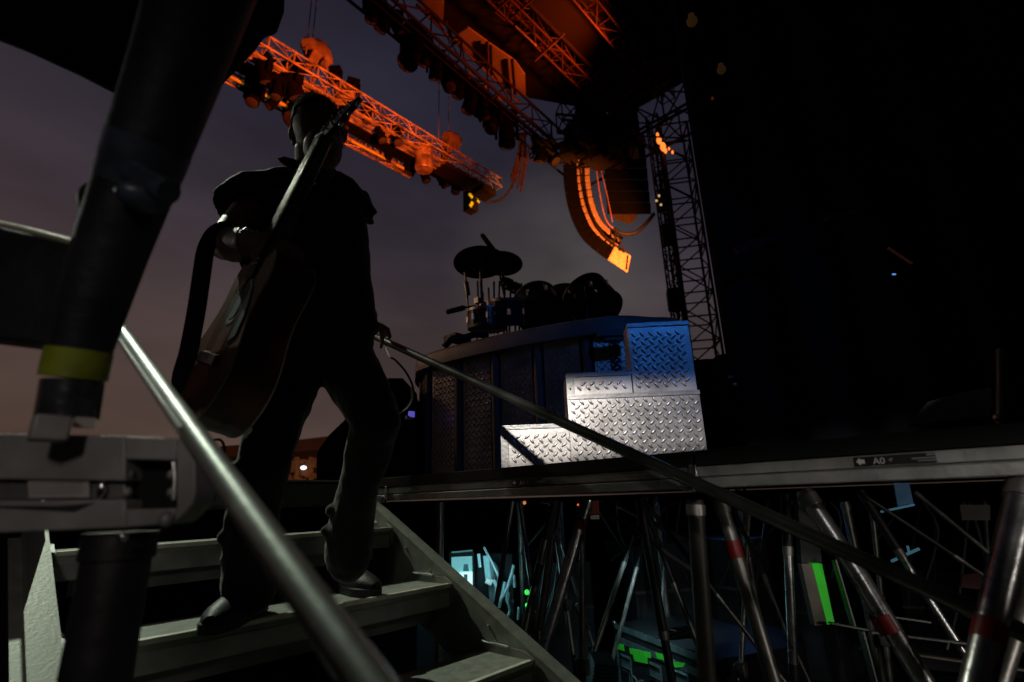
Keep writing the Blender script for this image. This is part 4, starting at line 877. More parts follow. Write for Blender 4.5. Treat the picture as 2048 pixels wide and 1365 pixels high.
for o in C.objects:
    if o.name == 'red_cloth.002' or (o.name.startswith('red_cloth') and 'category' not in o): o['category'] = 'cloth'
# ---- flight cases
case_b = mat('case_laminate', (.018, .022, .026), .45, 0, .3, 20); case_e = mat('case_edge', (.22, .32, .34), .4, .6, .3, 16)
def case_frame(p1, p2, z):
    A = onz(*p1, z); B = onz(*p2, z); e = (B-A).normalized(); n_ = V3((e.y, -e.x, 0))
    if n_.dot(H) > 0: n_ = -n_
    return A, e, n_
A, e, n_ = case_frame((1229, 1246), (1335, 1286), -.78)
wd = .92; hz_ = .66; dp = .60
t = thing('flight_case', V3((A.x, A.y, GZ)), 'black flight case with green tape labels and steel corners under the stage', 'flight case')
b = MB(); b.prism([A-Z*hz_, A+e*wd-Z*hz_, A+e*wd-n_*dp-Z*hz_, A-n_*dp-Z*hz_], Z*hz_); b.build('body', case_b, t, bevel=.004)
def onface(x, y): r = ray(x, y); P = r*(A.dot(n_)/r.dot(n_)); return (P-A).dot(e), (P-A).z
def fq(P, m, name, par, th, off=.001):
    return quadn([A+e*s+Z*z+n_*off for s, z in P], m, name, par, n_*th)
def quadn(P, m, name, par, ext):
    b = MB(); b.prism(P, ext); return b.build(name, m, par)
for z0_, z1_ in ((-.032, .0), (-.105, -.072)): fq([(0, z0_), (wd, z0_), (wd, z1_), (0, z1_)], case_e, 'edge_profile', t, .004)
fq([(0, -hz_), (.026, -hz_), (.026, -.11), (0, -.11)], case_e, 'edge_profile', t, .0045); fq([(wd-.026, -hz_), (wd, -hz_), (wd, -.11), (wd-.026, -.11)], case_e, 'edge_profile', t, .0045)
b = MB(); b.ball(A+n_*.002, .014, n=10, m=8); b.build('corner_ball', steel, t)
gt = mat('case_green_tape_glow', (.05, .62, .05), .5, emit=.085, ecol=(.04, .85, .03))  # faint glow put into the tape so it shows in the dark
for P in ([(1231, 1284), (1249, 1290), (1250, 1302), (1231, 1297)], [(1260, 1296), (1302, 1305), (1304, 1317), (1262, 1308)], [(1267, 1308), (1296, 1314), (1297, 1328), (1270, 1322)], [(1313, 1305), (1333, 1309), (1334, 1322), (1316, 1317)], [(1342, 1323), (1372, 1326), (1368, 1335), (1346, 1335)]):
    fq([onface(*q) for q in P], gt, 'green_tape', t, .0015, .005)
for (x, y) in ((1254, 1328), (1313, 1346), (1366, 1362)):
    s0, zz = onface(x, y); lt = fq([(s0-.055, zz-.045), (s0+.055, zz-.045), (s0+.055, zz+.045), (s0-.055, zz+.045)], case_e, 'latch', t, .006, .002)
    for dz in (-.028, .03): fq([(s0-.05, zz+dz-.005), (s0+.05, zz+dz-.005), (s0+.05, zz+dz+.005), (s0-.05, zz+dz+.005)], chrome, 'latch_bar', lt, .004, .009)
s0, zz = onface(1259, 1368)
text_mesh('case_marking', 'IDG22', .10, A+e*s0+Z*(zz-.01)+n_*.003, e, Z, mat('case_print', (.32, .36, .38), .6), t, .001)
A, e, n_ = case_frame((1452, 1312), (1600, 1266), -.82)
t = thing('flight_case', V3((A.x, A.y, GZ)), 'low dark flight case with two rows of shiny rails, behind the thin bright upright', 'flight case')
wd = (onz(1604, 1265, -.82)-A).length
b = MB(); b.prism([A-Z*.6, A+e*wd-Z*.6, A+e*wd-n_*.5-Z*.6, A-n_*.5-Z*.6], Z*.6); b.build('body', case_b, t)
for k, z0_ in enumerate((0, -.045, -.12, -.15)): fq([(0, z0_-.012), (wd, z0_-.012), (wd, z0_), (0, z0_)], steel, 'rail', t, .006)
P = [onface(*q) for q in ((1470, 1345), (1490, 1338), (1494, 1350), (1468, 1365))]; fq(P, gt, 'green_tape', t, .002, .004)
t = thing('rail_tray', pv(1370, 1262, 2.9), 'small tray of shiny rails behind the flight case top', 'tray')
for a, c in (((1335, 1268, 2.9), (1400, 1258, 2.8)), ((1345, 1274, 2.85), (1392, 1260, 2.8)), ((1336, 1258, 2.9), (1352, 1262, 2.9))): b = MB(); b.bar(*S(a, c), .010, .006); b.build('rail', steel, t)
b = MB(); b.prism(S((1331, 1262, 2.95), (1400, 1256, 2.95), (1405, 1275, 2.85), (1335, 1282, 2.85)), H*.05); b.build('tray_body', case_b, t)
# corrugated dark-blue thing bottom
b = MB(); P = S((1190, 1328, 2.9), (1236, 1334, 2.8), (1236, 1400, 2.7), (1180, 1400, 2.8)); b.prism(P, H*.3)
for k in range(9): b.tube([lerp(P[0], P[3], k/9)-H*.003, lerp(P[1], P[2], k/9)-H*.003], .006, 6)
tag(b.build('ribbed_crate', mat('crate_blue', (.03, .055, .065), .5)), 'dark blue ribbed crate left of the taped flight case', 'crate')
# ---- monitor rack with cyan glow
t = thing('monitor_rack', pv(935, 1165, 4.3), 'glowing cyan screen in a rack under the stage, seen past the stair', 'screen')
sc = mat('x', (0, 0, 0)); MT.pop('x')
quad(S((898, 1105, 4.3), (948, 1104, 4.3), (950, 1200, 4.3), (896, 1200, 4.3)), blackm, 'rack_frame', t, .1)
scr = quad(S((903, 1115, 4.28), (944, 1113, 4.28), (945, 1172, 4.28), (903, 1172, 4.28)), emis('screen_cyan', (.22, .62, .66), .55), 'screen', t, .01)
quad(S((918, 1146, 4.26), (945, 1144, 4.26), (945, 1172, 4.26), (918, 1172, 4.26)), emis('screen_white', (.65, .95, .92), 1.0), 'bright_area', scr)
for P in (((928, 1129, 4.25), (936, 1129, 4.25), (938, 1143, 4.25), (926, 1143, 4.25)), ((928, 1149, 4.24), (935, 1149, 4.24), (935, 1170, 4.24), (927, 1170, 4.24))): quad(S(*P), emis('screen_dark', (.05, .18, .2), .4), 'dark_shape', scr)
quad(S((903, 1104, 4.27), (945, 1100, 4.27), (945, 1103, 4.27), (903, 1107, 4.27)), emis('screen_edge', (.1, .3, .32), .4), 'edge_glow', t)
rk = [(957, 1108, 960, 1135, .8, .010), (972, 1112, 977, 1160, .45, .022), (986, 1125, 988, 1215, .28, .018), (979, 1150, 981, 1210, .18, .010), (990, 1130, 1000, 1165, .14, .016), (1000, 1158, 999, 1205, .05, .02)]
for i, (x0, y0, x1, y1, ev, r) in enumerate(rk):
    b = MB(); b.tube(S((x0, y0, 4.1), (x1, y1, 4.1)), r, 8); tag(b.build('rack_rail', emis('rail_glow%d' % i, (.35, .8, .9), ev*.5) if ev > .3 else mat('rail_blue%d' % i, (.35, .45, .48), .4, .5)), 'upright rack rail lit cyan right of the screen, %s from the left' % ORD[i], 'rack rail', 'rack rails by the screen')  # brighter rails glow by themselves in place of the screen's light
b = MB()
for P in ([(988, 1160), (994, 1180), (990, 1215)], [(1010, 1165), (1005, 1190), (998, 1215)], [(1016, 1172), (1014, 1200), (1020, 1220), (1014, 1235)], [(1028, 1130), (1018, 1168), (1002, 1200), (992, 1218)], [(968, 1095), (984, 1125), (1000, 1158)], [(1038, 1215), (1036, 1240)], [(1028, 1150), (1030, 1175)], [(1018, 1185), (1016, 1206)]):
    b.tube(spline(S(*[(x, y, 3.9) for x, y in P]), 4), random.uniform(.008, .016), 8)
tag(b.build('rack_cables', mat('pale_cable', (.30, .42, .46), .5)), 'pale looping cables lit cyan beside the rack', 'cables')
b = MB(); b.tube(S((972, 1160, 4.0), (984, 1166, 4.0)), .022, 10); tag(b.build('cable_plug', emis('plug_glow', (.5, .7, .72), .25)), 'pale stubby plug beside the rack rails', 'plug')  # plug glows by itself, its brightness put into the material
for i, (x, y, s, c, nm, lb) in enumerate(((1054, 1185, .016, (.05, 1, .1), 'green_led', 'upper green light dot beside the thin strut'), (1054, 1211, .013, (.05, 1, .1), 'green_led', 'lower green light dot beside the thin strut'), (1080, 1203, .012, (.03, .6, .04), 'green_led', 'dim green light dot right of the thin strut'), (1156, 1010, .007, (1, .15, .03), 'orange_led', 'tiny orange light dot under the A1 deck, nearer the strut'), (1049, 1006, .012, (.6, .2, .06), 'orange_led', 'larger faint orange dot right under the A1 deck'), (1387, 1022, .012, (.3, .5, .9), 'blue_led', 'pale blue dot under the deck left of the thick leg'), (918, 1250, .014, (.5, .55, .05), 'yellow_led', 'yellow green dot seen under the stair treads'), (908, 1253, .008, (.1, .4, .12), 'green_led', 'tiny green dot left of the yellow one under the stair'))):
    b = MB(); b.ball(pv(x, y, 3.6), s, n=10, m=6); tag(b.build(nm, emis(nm+str(i), c, .9)), lb, 'indicator light')
# random dim clutter deep under the stage (lockers, looms)
rnd = random.Random(3)
lbs = ['leftmost', 'second from the left', 'third from the left', 'fourth from the left', 'fifth from the left', 'sixth from the left', 'rightmost']
for i, (x, y) in enumerate(((860, 1060), (1000, 1080), (1120, 1140), (1290, 1070), (1450, 1130), (1600, 1210), (1880, 1160))):
    P = pv(x, y, 4.6); P.z = GZ; hh = rnd.uniform(.7, 1.15)
    t = thing('dark_case', P, 'dark equipment case far under the stage, %s of the row' % lbs[i], 'case', 'dark cases far under the stage')
    b = MB(); b.box(P+Z*(hh/2+.12), (.62, .5, hh), Matrix.Rotation(.3*i, 3, 'Z')); b.build('body', mat('case_dim', (.03, .035, .045), .6, 0, .4, 6), t, bevel=.01)
    b = MB(); b.box(P+Z*(hh*.78), (.63, .51, .02), Matrix.Rotation(.3*i, 3, 'Z')); b.build('lid_edge', alu_dirty, t)
    for q in ((-.25, -.2), (.25, -.2), (-.25, .2), (.25, .2)): b = MB(); b.ball(P+V3((q[0], q[1], .06)), .055, n=10, m=6); b.build('caster', rubber, t)
b = MB()
for k in range(26):
    x = rnd.uniform(1060, 2000); y = rnd.uniform(1010, 1230); d = rnd.uniform(3.0, 4.4)
    b.tube(spline([pv(x, 1004, d), pv(x+rnd.uniform(-30, 30), y, d), pv(x+rnd.uniform(-80, 80), min(1300, y+rnd.uniform(40, 140)), d)], 5), rnd.uniform(.005, .010), 6)
tag(b.build('hanging_cables', mat('cable_dim', (.05, .055, .06), .5)), 'thin dim cables hanging in the dark under the decks', 'cables', kind='stuff')

# ================================================================== FOREGROUND, LEFT
pm = mat('padded_post_tape', (.010, .011, .016), .55, 0, .6, 9, .9, 22)
t = thing('taped_post', pv(150, 866, .66), 'thick post wrapped in black tape with one yellow band, close on the left', 'post')
pts = S((146, 760, .66), (160, 700, .655), (185, 610, .645), (222, 500, .63), (262, 390, .61), (305, 270, .585), (352, 140, .56), (392, 20, .53), (430, -90, .50))
b = MB(); b.tube(pts[1:], [.035, .040, .043, .046, .050, .054, .058, .060], 28); b.build('padding', pm, t)
b = MB(); b.tube([lerp(pts[0], pts[1], .05), lerp(pts[0], pts[1], .98)], .0365, 28); b.build('yellow_band', mat('yellow_band', (.20, .24, .006), .6, 0, .35, 20, .3), t)
b = MB(); b.tube(S((134, 838, .665), (146, 762, .66)), .0335, 28); b.build('sleeve', mat('clear_black_sleeve', (.03, .032, .036), .28, 0, .5, 14, .8, 20), t)
b = MB(); b.box(pv(120, 845, .65), (.022, .012, .012)); b.box(pv(168, 846, .65), (.020, .012, .012)); b.box(pv(103, 843, .655), (.01, .01, .01)); b.build('clip', mat('clip_pale', (.45, .42, .38), .5, .4), t)
b = MB(); b.box(pv(100, 858, .62), (.035, .03, .03)); b.build('peg', beam_m, t, bevel=.003)
b = MB(); b.tube([lerp(pts[4], pts[5], .1), lerp(pts[4], pts[5], .85)], [.0475, .0505], 28); o_ = b.build('tape_patch', mat('bluish_tape', (.035, .045, .065), .35, 0, .6, 16, .8, 22), t)
b = MB(); b.ball(pv(208, 403, .62), (.030, .030, .028)); b.ball(pv(232, 392, .62), (.034, .034, .03)); b.build('clamp_bump', pm, t)
b = MB(); P = S((262, 345, .575), (338, 385, .565)); b.tube(P, [.018, .016], 12); b.ball(pv(285, 395, .575), (.03, .02, .018)); b.build('tape_wrinkle', mat('bluish_tape', (.035, .045, .065), .35, 0, .6, 16, .8, 22), t)
t = thing('taped_plate', pv(60, 690, .62), 'flat black taped plate with a pale upper edge sticking out left of the post', 'plate')
b = MB(); b.prism(S((-80, 436, .64), (166, 492, .64), (170, 540, .64), (98, 690, .64), (-80, 668, .64)), H*.05); b.build('plate', pm, t, bevel=.004)
b = MB(); b.tube(S((-80, 430, .635), (60, 463, .635), (166, 491, .635)), .0045, 10); b.build('edge_highlight', mat('edge_highlight', (.50, .46, .36), .5, .2), t)  # pale tube stands in for the highlight along the upper edge
t = thing('hanging_cloth', pv(250, 120, .95), 'big black cloth bundle filling the upper left corner of the photo', 'cloth')
b = MB(); b.prism(S((-120, 30, 1.0), (40, 92, 1.0), (150, 142, 1.0), (262, 200, 1.0), (420, 170, 1.0), (500, 88, 1.0), (520, 60, 1.0), (546, 52, 1.0), (562, 6, 1.0), (566, -90, 1.0), (-120, -90, 1.0)), H*.03); b.build('cloth', mat('cloth_black', (.006, .006, .009), .9, 0, .4, 4, .8, 12), t, bevel=.012)
# aluminium beam with a square socket
t = thing('deck_beam', pv(170, 970, .66), 'blurred aluminium deck beam with a square socket and a pale label, close at lower left', 'beam')
def blk(P, th, name, m, par, off=0, bevel=.002):
    b = MB(); b.prism([p-H*off for p in P], H*th); return b.build(name, m, par, bevel=bevel)
BD = .66
def q4(x0, y0, x1, y1, x2, y2, x3, y3, d=BD): return S((x0, y0, d), (x1, y1, d), (x2, y2, d), (x3, y3, d))
blk(q4(-90, 866, 250, 872, 250, 962, -90, 958), .045, 'beam_body', beam_m, t)
blk(q4(-90, 1002, 250, 1000, 250, 1056, -90, 1070), .045, 'beam_body', beam_m, t)
blk(q4(-90, 958.5, 250, 962.5, 250, 999.5, -90, 1001.5, BD+.012), .03, 'groove', alu_dirty, t)
blk(q4(250.5, 873, 352, 877, 352, 921, 250.5, 919), .045, 'socket_frame', beam_m, t)
blk(q4(250.5, 1019, 352, 1017, 345, 1048, 250.5, 1056), .045, 'socket_frame', beam_m, t)
blk(S((352.5, 877, BD), (378, 884, BD), (390, 902, BD), (391, 985, BD), (384, 1010, BD), (366, 1030, BD), (345.5, 1048, BD), (352.5, 1017, BD)), .045, 'socket_frame', beam_m, t)
blk(q4(250.5, 919.5, 352, 921.5, 352, 1016.5, 250.5, 1018.5, BD+.03), .012, 'socket_back', blackb, t)
for (x, y) in ((257, 950), (254, 985), (345, 950), (345, 985)): b = MB(); b.ball(pv(x, y, BD+.012), .0065, n=10, m=6); b.build('socket_stud', beam_m, t)
b = MB(); b.tube(S((347, 925, BD-.001), (350, 955, BD-.001), (347, 1000, BD-.001)), .0022, 8); b.build('bright_edge', alu, t)
lb_ = blk(q4(54, 960, 176, 958, 178, 996, 56, 998, BD+.006), .003, 'label_plate', mat('pale_label', (.40, .37, .35), .6), t)
b = MB()
for k in range(3): b.bar(*S((62, 968+k*9, BD+.0055), (165, 966+k*9, BD+.0055)), .0012, .0006)
b.build('label_print', mat('label_ink', (.16, .14, .14), .7), lb_)
b = MB(); b.ball(pv(203, 980, BD+.004), (.005, .005, .012)); b.build('latch_end', chrome, t)
b = MB(); b.prism(q4(-90, 1012, 120, 1012, 190, 1006, 150, 1024), H*-.0015); b.build('dark_slot', mat('slot_dark', (.02, .018, .018), .8), t)
b = MB(); b.ball(pv(333, 1040, BD-.002), .009); b.build('rivet', beam_m, t)
t = thing('beam_leg', pv(243, 1072, .72), 'thick dark round leg standing under the blurred aluminium beam', 'leg')
P = pv(243, 1068, .72); b = MB(); b.tube([P, V3((P.x, P.y, GZ))], .038, 28); b.build('tube', mat('leg_tape', (.012, .011, .012), .5, 0, .5, 12, .5, 30), t)
b = MB(); b.tube([P+Z*.002, P-Z*.03], .042, 28); b.build('collar', blackm, t); b = MB(); b.ball(pv(246, 1074, .66), .006); b.build('bolt', chrome, t)

# ================================================================== PERFORMER
pr = thing('person', V3((.9, 1.55, TZ-RZ)), 'person in black short sleeved shirt walking down the stair with an acoustic guitar', 'person')
def cap(b, pts, n=14, sq=1.0, up=None):
    P = [pv(x, y, d) for x, y, d, r in pts]; R_ = [r for *_, r in pts]
    b.tube(P, R_, n, sq=sq, up=up)
    for p, r in zip(P, R_): b.ball(p, (r*.98, r*.98, r*.98) if sq == 1 else (r*.9, r*.9*sq, r*.6), Matrix.Rotation(atan2(R0.y, R0.x), 3, 'Z'), n=14, m=8)
MR = Matrix((R0, H, Z)).transposed()      # local x = right in the photo, y = away from the camera, z = up
def hand(b, wrist, dr_, axis, pn, curl=1.0, ln=.082):
    """palm, four bent fingers of unequal length and a thumb; axis = across the knuckles, pn = towards what is held"""
    axis = axis.normalized(); dr_ = (dr_ - axis*dr_.dot(axis)).normalized(); pn = dr_.cross(axis)*(1 if dr_.cross(axis).dot(pn) > 0 else -1)
    Mx = Matrix((axis, dr_, pn)).transposed()
    b.ball(wrist+dr_*.045, (.040, .055, .017), Mx); b.box(wrist+dr_*.048, (.070, .075, .022), Mx)
    b.tube([wrist-dr_*.02, wrist+dr_*.02], [.026, .028], 12, sq=.8)
    for i, (off, L_, r) in enumerate(((-.030, .92, .0085), (-.010, 1.03, .009), (.010, 1.0, .0088), (.030, .80, .0076))):
        p = wrist + dr_*ln + axis*off; P = [p-dr_*.02, p]; a = 0
        for sg, k in ((.040*L_, .75*curl), (.026*L_, 1.15*curl), (.022*L_, .9*curl)):
            a += k; P.append(P[-1]+(dr_*cos(a)+pn*sin(a))*sg)
        b.tube(P, [r, r*1.08, r*1.02, r*.95, r*.8], 10); b.ball(P[-1], r*.8, n=8, m=6)
    s_ = -axis; p = wrist+dr_*.022+s_*.028
    P = [p, p+(s_*.6+dr_*.5+pn*.5)*.036, p+(s_*.5+dr_*.95+pn*1.3)*.045, p+(s_*.3+dr_*1.2+pn*1.9)*.046]
    b.tube(P, [.014, .012, .0105, .008], 10); b.ball(P[-1], .008, n=8, m=6)
# guitar frame first: the hand must close on its neck
GT = pv(425, 862, 1.20); GH = pv(738, 224, 1.17)
GA = (GH-GT).normalized(); GLn = (GH-GT).length; gs = GLn/1.03
vd = pv(560, 600, 1.0).normalized()
e1 = GA.cross(vd).normalized()
if e1.dot(R0) < 0: e1 = -e1
va = (vd - GA*vd.dot(GA)).normalized()
ph = radians(17)
GB = (e1*cos(ph)+va*sin(ph)).normalized(); GW = GA.cross(GB).normalized()
if GW.dot(vd) > 0: GW = -GW                 # +w side is the side turned to the camera
T0 = GT + GB*(-.075)
def gp(a, w_, b_): return T0 + (GA*a + GW*w_ + GB*b_)*gs
# left-in-photo arm holds the neck
nk = gp(.655, 0, .012)
wr1 = pv(512, 486, 1.13); 
body = MB()
head = pv(637, 258, 1.38)
body.ball(head, (.074, .092, .098), MR @ Matrix.Rotation(-.15, 3, 'Y'), 24, 16)
body.ball(pv(646, 300, 1.335), (.056, .062, .062), MR, 20, 14)          # jaw
body.ball(pv(655, 322, 1.30), (.028, .028, .024), MR, 14, 10)           # chin
body.tube([pv(656, 268, 1.292), pv(661, 288, 1.268), pv(660, 293, 1.285)], [.008, .013, .010], 10)   # nose
body.ball(pv(655, 262, 1.298), (.046, .012, .010), MR)                  # brow
body.ball(pv(657, 304, 1.283), (.024, .010, .006), MR); body.ball(pv(657, 310, 1.285), (.021, .010, .007), MR)  # lips
for ex_ in (636, 672): body.ball(pv(ex_, 275, 1.30), (.016, .012, .011), MR)
cap(body, [(628, 300, 1.40, .058), (628, 335, 1.415, .057), (627, 365, 1.43, .066)])
for (x, d) in ((583, 1.40), ):
    body.ball(pv(x+2, 266, d), (.011, .020, .033), MR @ Matrix.Rotation(.12, 3, 'Y')); body.ball(pv(x+6, 286, d), (.010, .013, .014), MR); body.tube([pv(592, 262, 1.40), pv(584, 264, 1.40)], .016, 10)
body.ball(pv(688, 270, 1.42), (.010, .020, .030), MR)
cap(body, [(520, 392, 1.44, .050), (485, 440, 1.34, .047), (452, 487, 1.235, .047), (470, 490, 1.19, .046), (500, 487, 1.14, .033)])
wr1 = pv(506, 486, 1.13)
hand(body, wr1, (nk-wr1), GA, H, 1.0)
qr = onx(771, 691, XR); hr = RL(qr.y)
wr2 = hr + Z*.045 - V3((.085, .0, -.028))
pa_ = pv(700, 420, 1.50); pe_ = pv(716, 548, 1.60)
body.tube([pa_, lerp(pa_, pe_, .5), pe_, lerp(pe_, wr2, .35), wr2], [.048, .046, .040, .040, .027], 14); body.ball(pe_, .040)
hand(body, wr2, V3((1, 0, -.15)), D, -Z, 1.05)
cap(body, [(620, 420, 1.46, .12), (640, 560, 1.50, .12), (645, 660, 1.53, .13)], sq=.7, up=H)
cap(body, [(602, 705, 1.52, .07), (535, 915, 1.43, .055), (492, 1165, 1.45, .045)]); cap(body, [(682, 705, 1.56, .07), (752, 850, 1.47, .052), (722, 950, 1.56, .045), (697, 1120, 1.70, .045)])
bo = body.build('body', skin_m, pr); voxel(bo, .0055, 4)
# face details
b = MB()
for ex_ in (638, 671): b.ball(pv(ex_, 275, 1.288), (.010, .006, .006), MR, 10, 8)
b.build('eyes', mat('eye', (.35, .33, .30), .2), pr)
# hair
hb = bmesh.new(); k = MB(); k.b.free(); k.b = hb
HM = MR @ Matrix.Rotation(-.15, 3, 'Y')
k.ball(head+Z*.006, (.079, .096, .101), HM, 48, 32)
dead = []
for f in hb.faces:
    q = HM.transposed() @ (f.calc_center_median()-head)
    low = -.02 if q.y > -.02 else .030+.008*sin(q.x*60)
    if q.y < -.02 and abs(q.x) > .05: low = .01
    if q.y > .04: low = -.05
    if q.z < low: dead.append(f)
bmesh.ops.delete(hb, geom=dead, context='FACES')
cs = [(f.calc_center_median().copy(), f.normal.copy()) for f in hb.faces]
rh = random.Random(5)
for _ in range(2600):
    c, nrm = rh.choice(cs); q = c+V3([rh.uniform(-.005, .005) for _ in range(3)])
    nn = (q-head).normalized(); tdir = (nn*.6+V3([rh.uniform(-.5, .5) for _ in range(3)])-H*.25).normalized(); r = .0009
    x, y, _ = basis(tdir); vs_ = [hb.verts.new(q+x*r), hb.verts.new(q-x*.5*r+y*.87*r), hb.verts.new(q-x*.5*r-y*.87*r), hb.verts.new(q+tdir*rh.uniform(.006, .012))]
    for a_, c_, d_ in ((0, 1, 3), (1, 2, 3), (2, 0, 3)): hb.faces.new((vs_[a_], vs_[c_], vs_[d_]))
k.build('hair', hair_m, pr, angle=80)
# shirt
s = MB()
cap(s, [(626, 372, 1.45, .095), (616, 410, 1.46, .165), (622, 460, 1.47, .180), (636, 560, 1.50, .165), (645, 640, 1.53, .168), (646, 672, 1.53, .175)], 24, sq=.66, up=H)
cap(s, [(585, 382, 1.44, .070), (530, 388, 1.44, .074), (498, 398, 1.42, .076)]); cap(s, [(655, 385, 1.46, .075), (688, 402, 1.49, .074)])
A1_ = pv(505, 395, 1.43); B1_ = pv(474, 414, 1.36); s.tube([A1_, B1_], [.080, .072], 20)
A2_ = pv(690, 402, 1.49); B2_ = pv(714, 446, 1.53); s.tube([A2_, lerp(A2_, B2_, .6), B2_], [.078, .073, .076], 20); s.ball(pv(738, 440, 1.52), (.016, .03, .012), MR)
s.ball(pv(452, 390, 1.36), (.014, .03, .012), MR)
so = s.build('shirt', shirt_m, pr); voxel(so, .007, 5, .018, .07)
c_ = MB()   # collar wings
for P in (((598, 350), (560, 324), (553, 316), (566, 312), (590, 318), (600, 335)), ((660, 352), (690, 352), (706, 366), (700, 372), (672, 372), (655, 364))):
    c_.prism([pv(x, y, 1.37 if x < 620 else 1.40) for x, y in P], H*.012)
c_.tube([pv(592, 345, 1.40), pv(606, 352, 1.34), pv(628, 360, 1.33), pv(650, 354, 1.35), pv(664, 344, 1.42)], .016, 10)
c_.build('collar', shirt_m, pr, bevel=.003)
b = MB(); b.ball(pv(628, 366, 1.31), (.006, .003, .006), MR); b.build('button', mat('brass_button', (.5, .42, .2), .25, .8), pr)
b = MB(); b.ball(pv(601, 346, 1.30), (.004, .003, .002), MR); b.ball(pv(638, 343, 1.30), (.002, .002, .002), MR); b.build('necklace', chrome, pr)
b = MB()
for k_, (x, y) in enumerate(((480, 476), (486, 474))):
    c0 = pv(x+8, 487, 1.15); b.tube([c0+ (Z*cos(q)+H*sin(q))*.037+R0*(.006*k_) for q in [i*2*pi/20 for i in range(21)]], .0028, 8, cap=False)
b.build('bracelet', mat('leather_band', (.20, .19, .16), .4, .2), pr)
b = MB(); c0 = lerp(pe_, wr2, .82); dd = (wr2-pe_).normalized(); x_, y_, _ = basis(dd); b.tube([c0+(x_*cos(q)+y_*sin(q))*.034 for q in [i*2*pi/20 for i in range(21)]], .0035, 8, cap=False); b.ball(pv(740, 661, 1.60), .006); b.build('wristband', chrome, pr)
# trousers
tmb = MB()
cap(tmb, [(643, 655, 1.53, .155), (642, 690, 1.53, .165), (641, 712, 1.53, .150)], 20, sq=.70, up=H)
cap(tmb, [(604, 700, 1.52, .098), (562, 800, 1.47, .082), (532, 915, 1.43, .067), (509, 1030, 1.44, .068), (502, 1100, 1.45, .067), (499, 1180, 1.45, .067)])
cap(tmb, [(680, 705, 1.56, .098), (722, 780, 1.51, .085), (752, 850, 1.47, .074), (724, 950, 1.56, .060), (706, 1030, 1.64, .067), (698, 1085, 1.69, .070), (698, 1120, 1.71, .070)])
for (x, y, d, r) in ((664, 1022, 1.62, .020), (656, 1062, 1.66, .018), (466, 940, 1.40, .018), (454, 1075, 1.42, .018), (470, 985, 1.41, .014), (452, 1120, 1.43, .014), (693, 800, 1.47, .015)):
    tmb.ball(pv(x, y, d), (r*1.1, r*1.6, r), MR @ Matrix.Rotation(.5, 3, 'Y'))
to = tmb.build('trousers', pants_m, pr); voxel(to, .0065, 6, .020, .10)
# shoes
def shoe(heel, toe, label=None):
    heel = V3(heel); d_ = (V3(toe)-heel); d_.z = 0; d_.normalize(); sd = d_.cross(Z)
    so_ = MB(); outl_ = [(-.005, .0), (.0, .026), (.03, .034), (.10, .033), (.17, .042), (.22, .047), (.26, .040), (.285, .024), (.295, 0)]
    pts = [(a, w_) for a, w_ in outl_] + [(a, -w_*.9) for a, w_ in outl_[-2:0:-1]]
    so_.prism([heel+d_*a+sd*w_+Z*.001 for a, w_ in pts], Z*.024); sl = so_.build('sole', mat('sole_rubber', (.012, .012, .012), .6), pr, bevel=.003)
    u = MB(); secs = [(-.002, .022, .06), (.02, .032, .085), (.06, .036, .10), (.10, .036, .09), (.14, .038, .070), (.18, .043, .055), (.22, .045, .044), (.26, .036, .032), (.285, .018, .018)]
    rows = []
    for a, w_, h_ in secs:
        c = heel+d_*a+Z*.024; rows.append([u.b.verts.new(c+sd*(w_*cos(q))*(1 if sin(q) < .5 else .9)+Z*(h_*max(0, sin(q))**.8)) for q in [pi*j/12 for j in range(13)]])
    for i in range(len(rows)-1):
        for j in range(12): u.b.faces.new((rows[i][j], rows[i][j+1], rows[i+1][j+1], rows[i+1][j]))
    u.b.faces.new(rows[0]); u.b.faces.new(rows[-1][::-1])
    u.tube([heel+d_*.045+Z*.09, heel+d_*.045+Z*.15], [.048, .044], 16)
    u.build('shoe', shoe_m, pr)
    l_ = MB()
    for k2 in range(4):
        q = heel+d_*(.10+.025*k2)+Z*(.024+.092-.012*k2); l_.tube([q-sd*.022-Z*.008, q+Z*.003, q+sd*.022-Z*.008], .0022, 6)
    l_.build('laces', mat('lace', (.10, .10, .09), .7), pr)
FZ = TZ-RZ+.001
shoe(onz(662, 1178, FZ), onz(800, 1203, FZ)); 
shoe(onz(520, 1222, FZ), onz(438, 1262, FZ))

# ---- guitar
gu = thing('acoustic_guitar', T0, 'brown acoustic guitar held by the neck, its body hanging beside the performer\'s leg', 'guitar')
prof = [(0, 0), (.002, .05), (.012, .10), (.04, .15), (.09, .183), (.14, .195), (.19, .187), (.24, .163), (.29, .140), (.34, .134), (.39, .142), (.42, .143), (.45, .130), (.475, .102), (.49, .065), (.50, .0)]
ps = spline([V3((a, w_, 0)) for a, w_ in prof], 3)
ol_ = [(p.x, p.y) for p in ps] + [(p.x, -p.y) for p in ps[-2:0:-1]]
def ring(b_, sc=1.0): return [gp(.25+(a-.25)*(1-(1-sc)*.5), w_*sc, b_) for a, w_ in ol_]
b = MB(); r0_ = [b.b.verts.new(p) for p in ring(.004)]; r1_ = [b.b.verts.new(p) for p in ring(.112)]; nR = len(r0_)
for j in range(nR): b.b.faces.new((r0_[j], r0_[(j+1) % nR], r1_[(j+1) % nR], r1_[j]))
b.build('side', gwood, gu, angle=60)
b = MB(); b.prism(ring(0, .995), GB*.0045*gs); b.build('soundboard', gtop, gu)
b = MB(); b.prism(ring(.111, .995), GB*.005*gs); b.build('back', gwood, gu)
for bb in (.002, .113):
    b = MB(); P = ring(bb, 1.004); P.append(P[0]); b.tube(P, .0017, 6, cap=False); b.build('binding', gbind, gu)
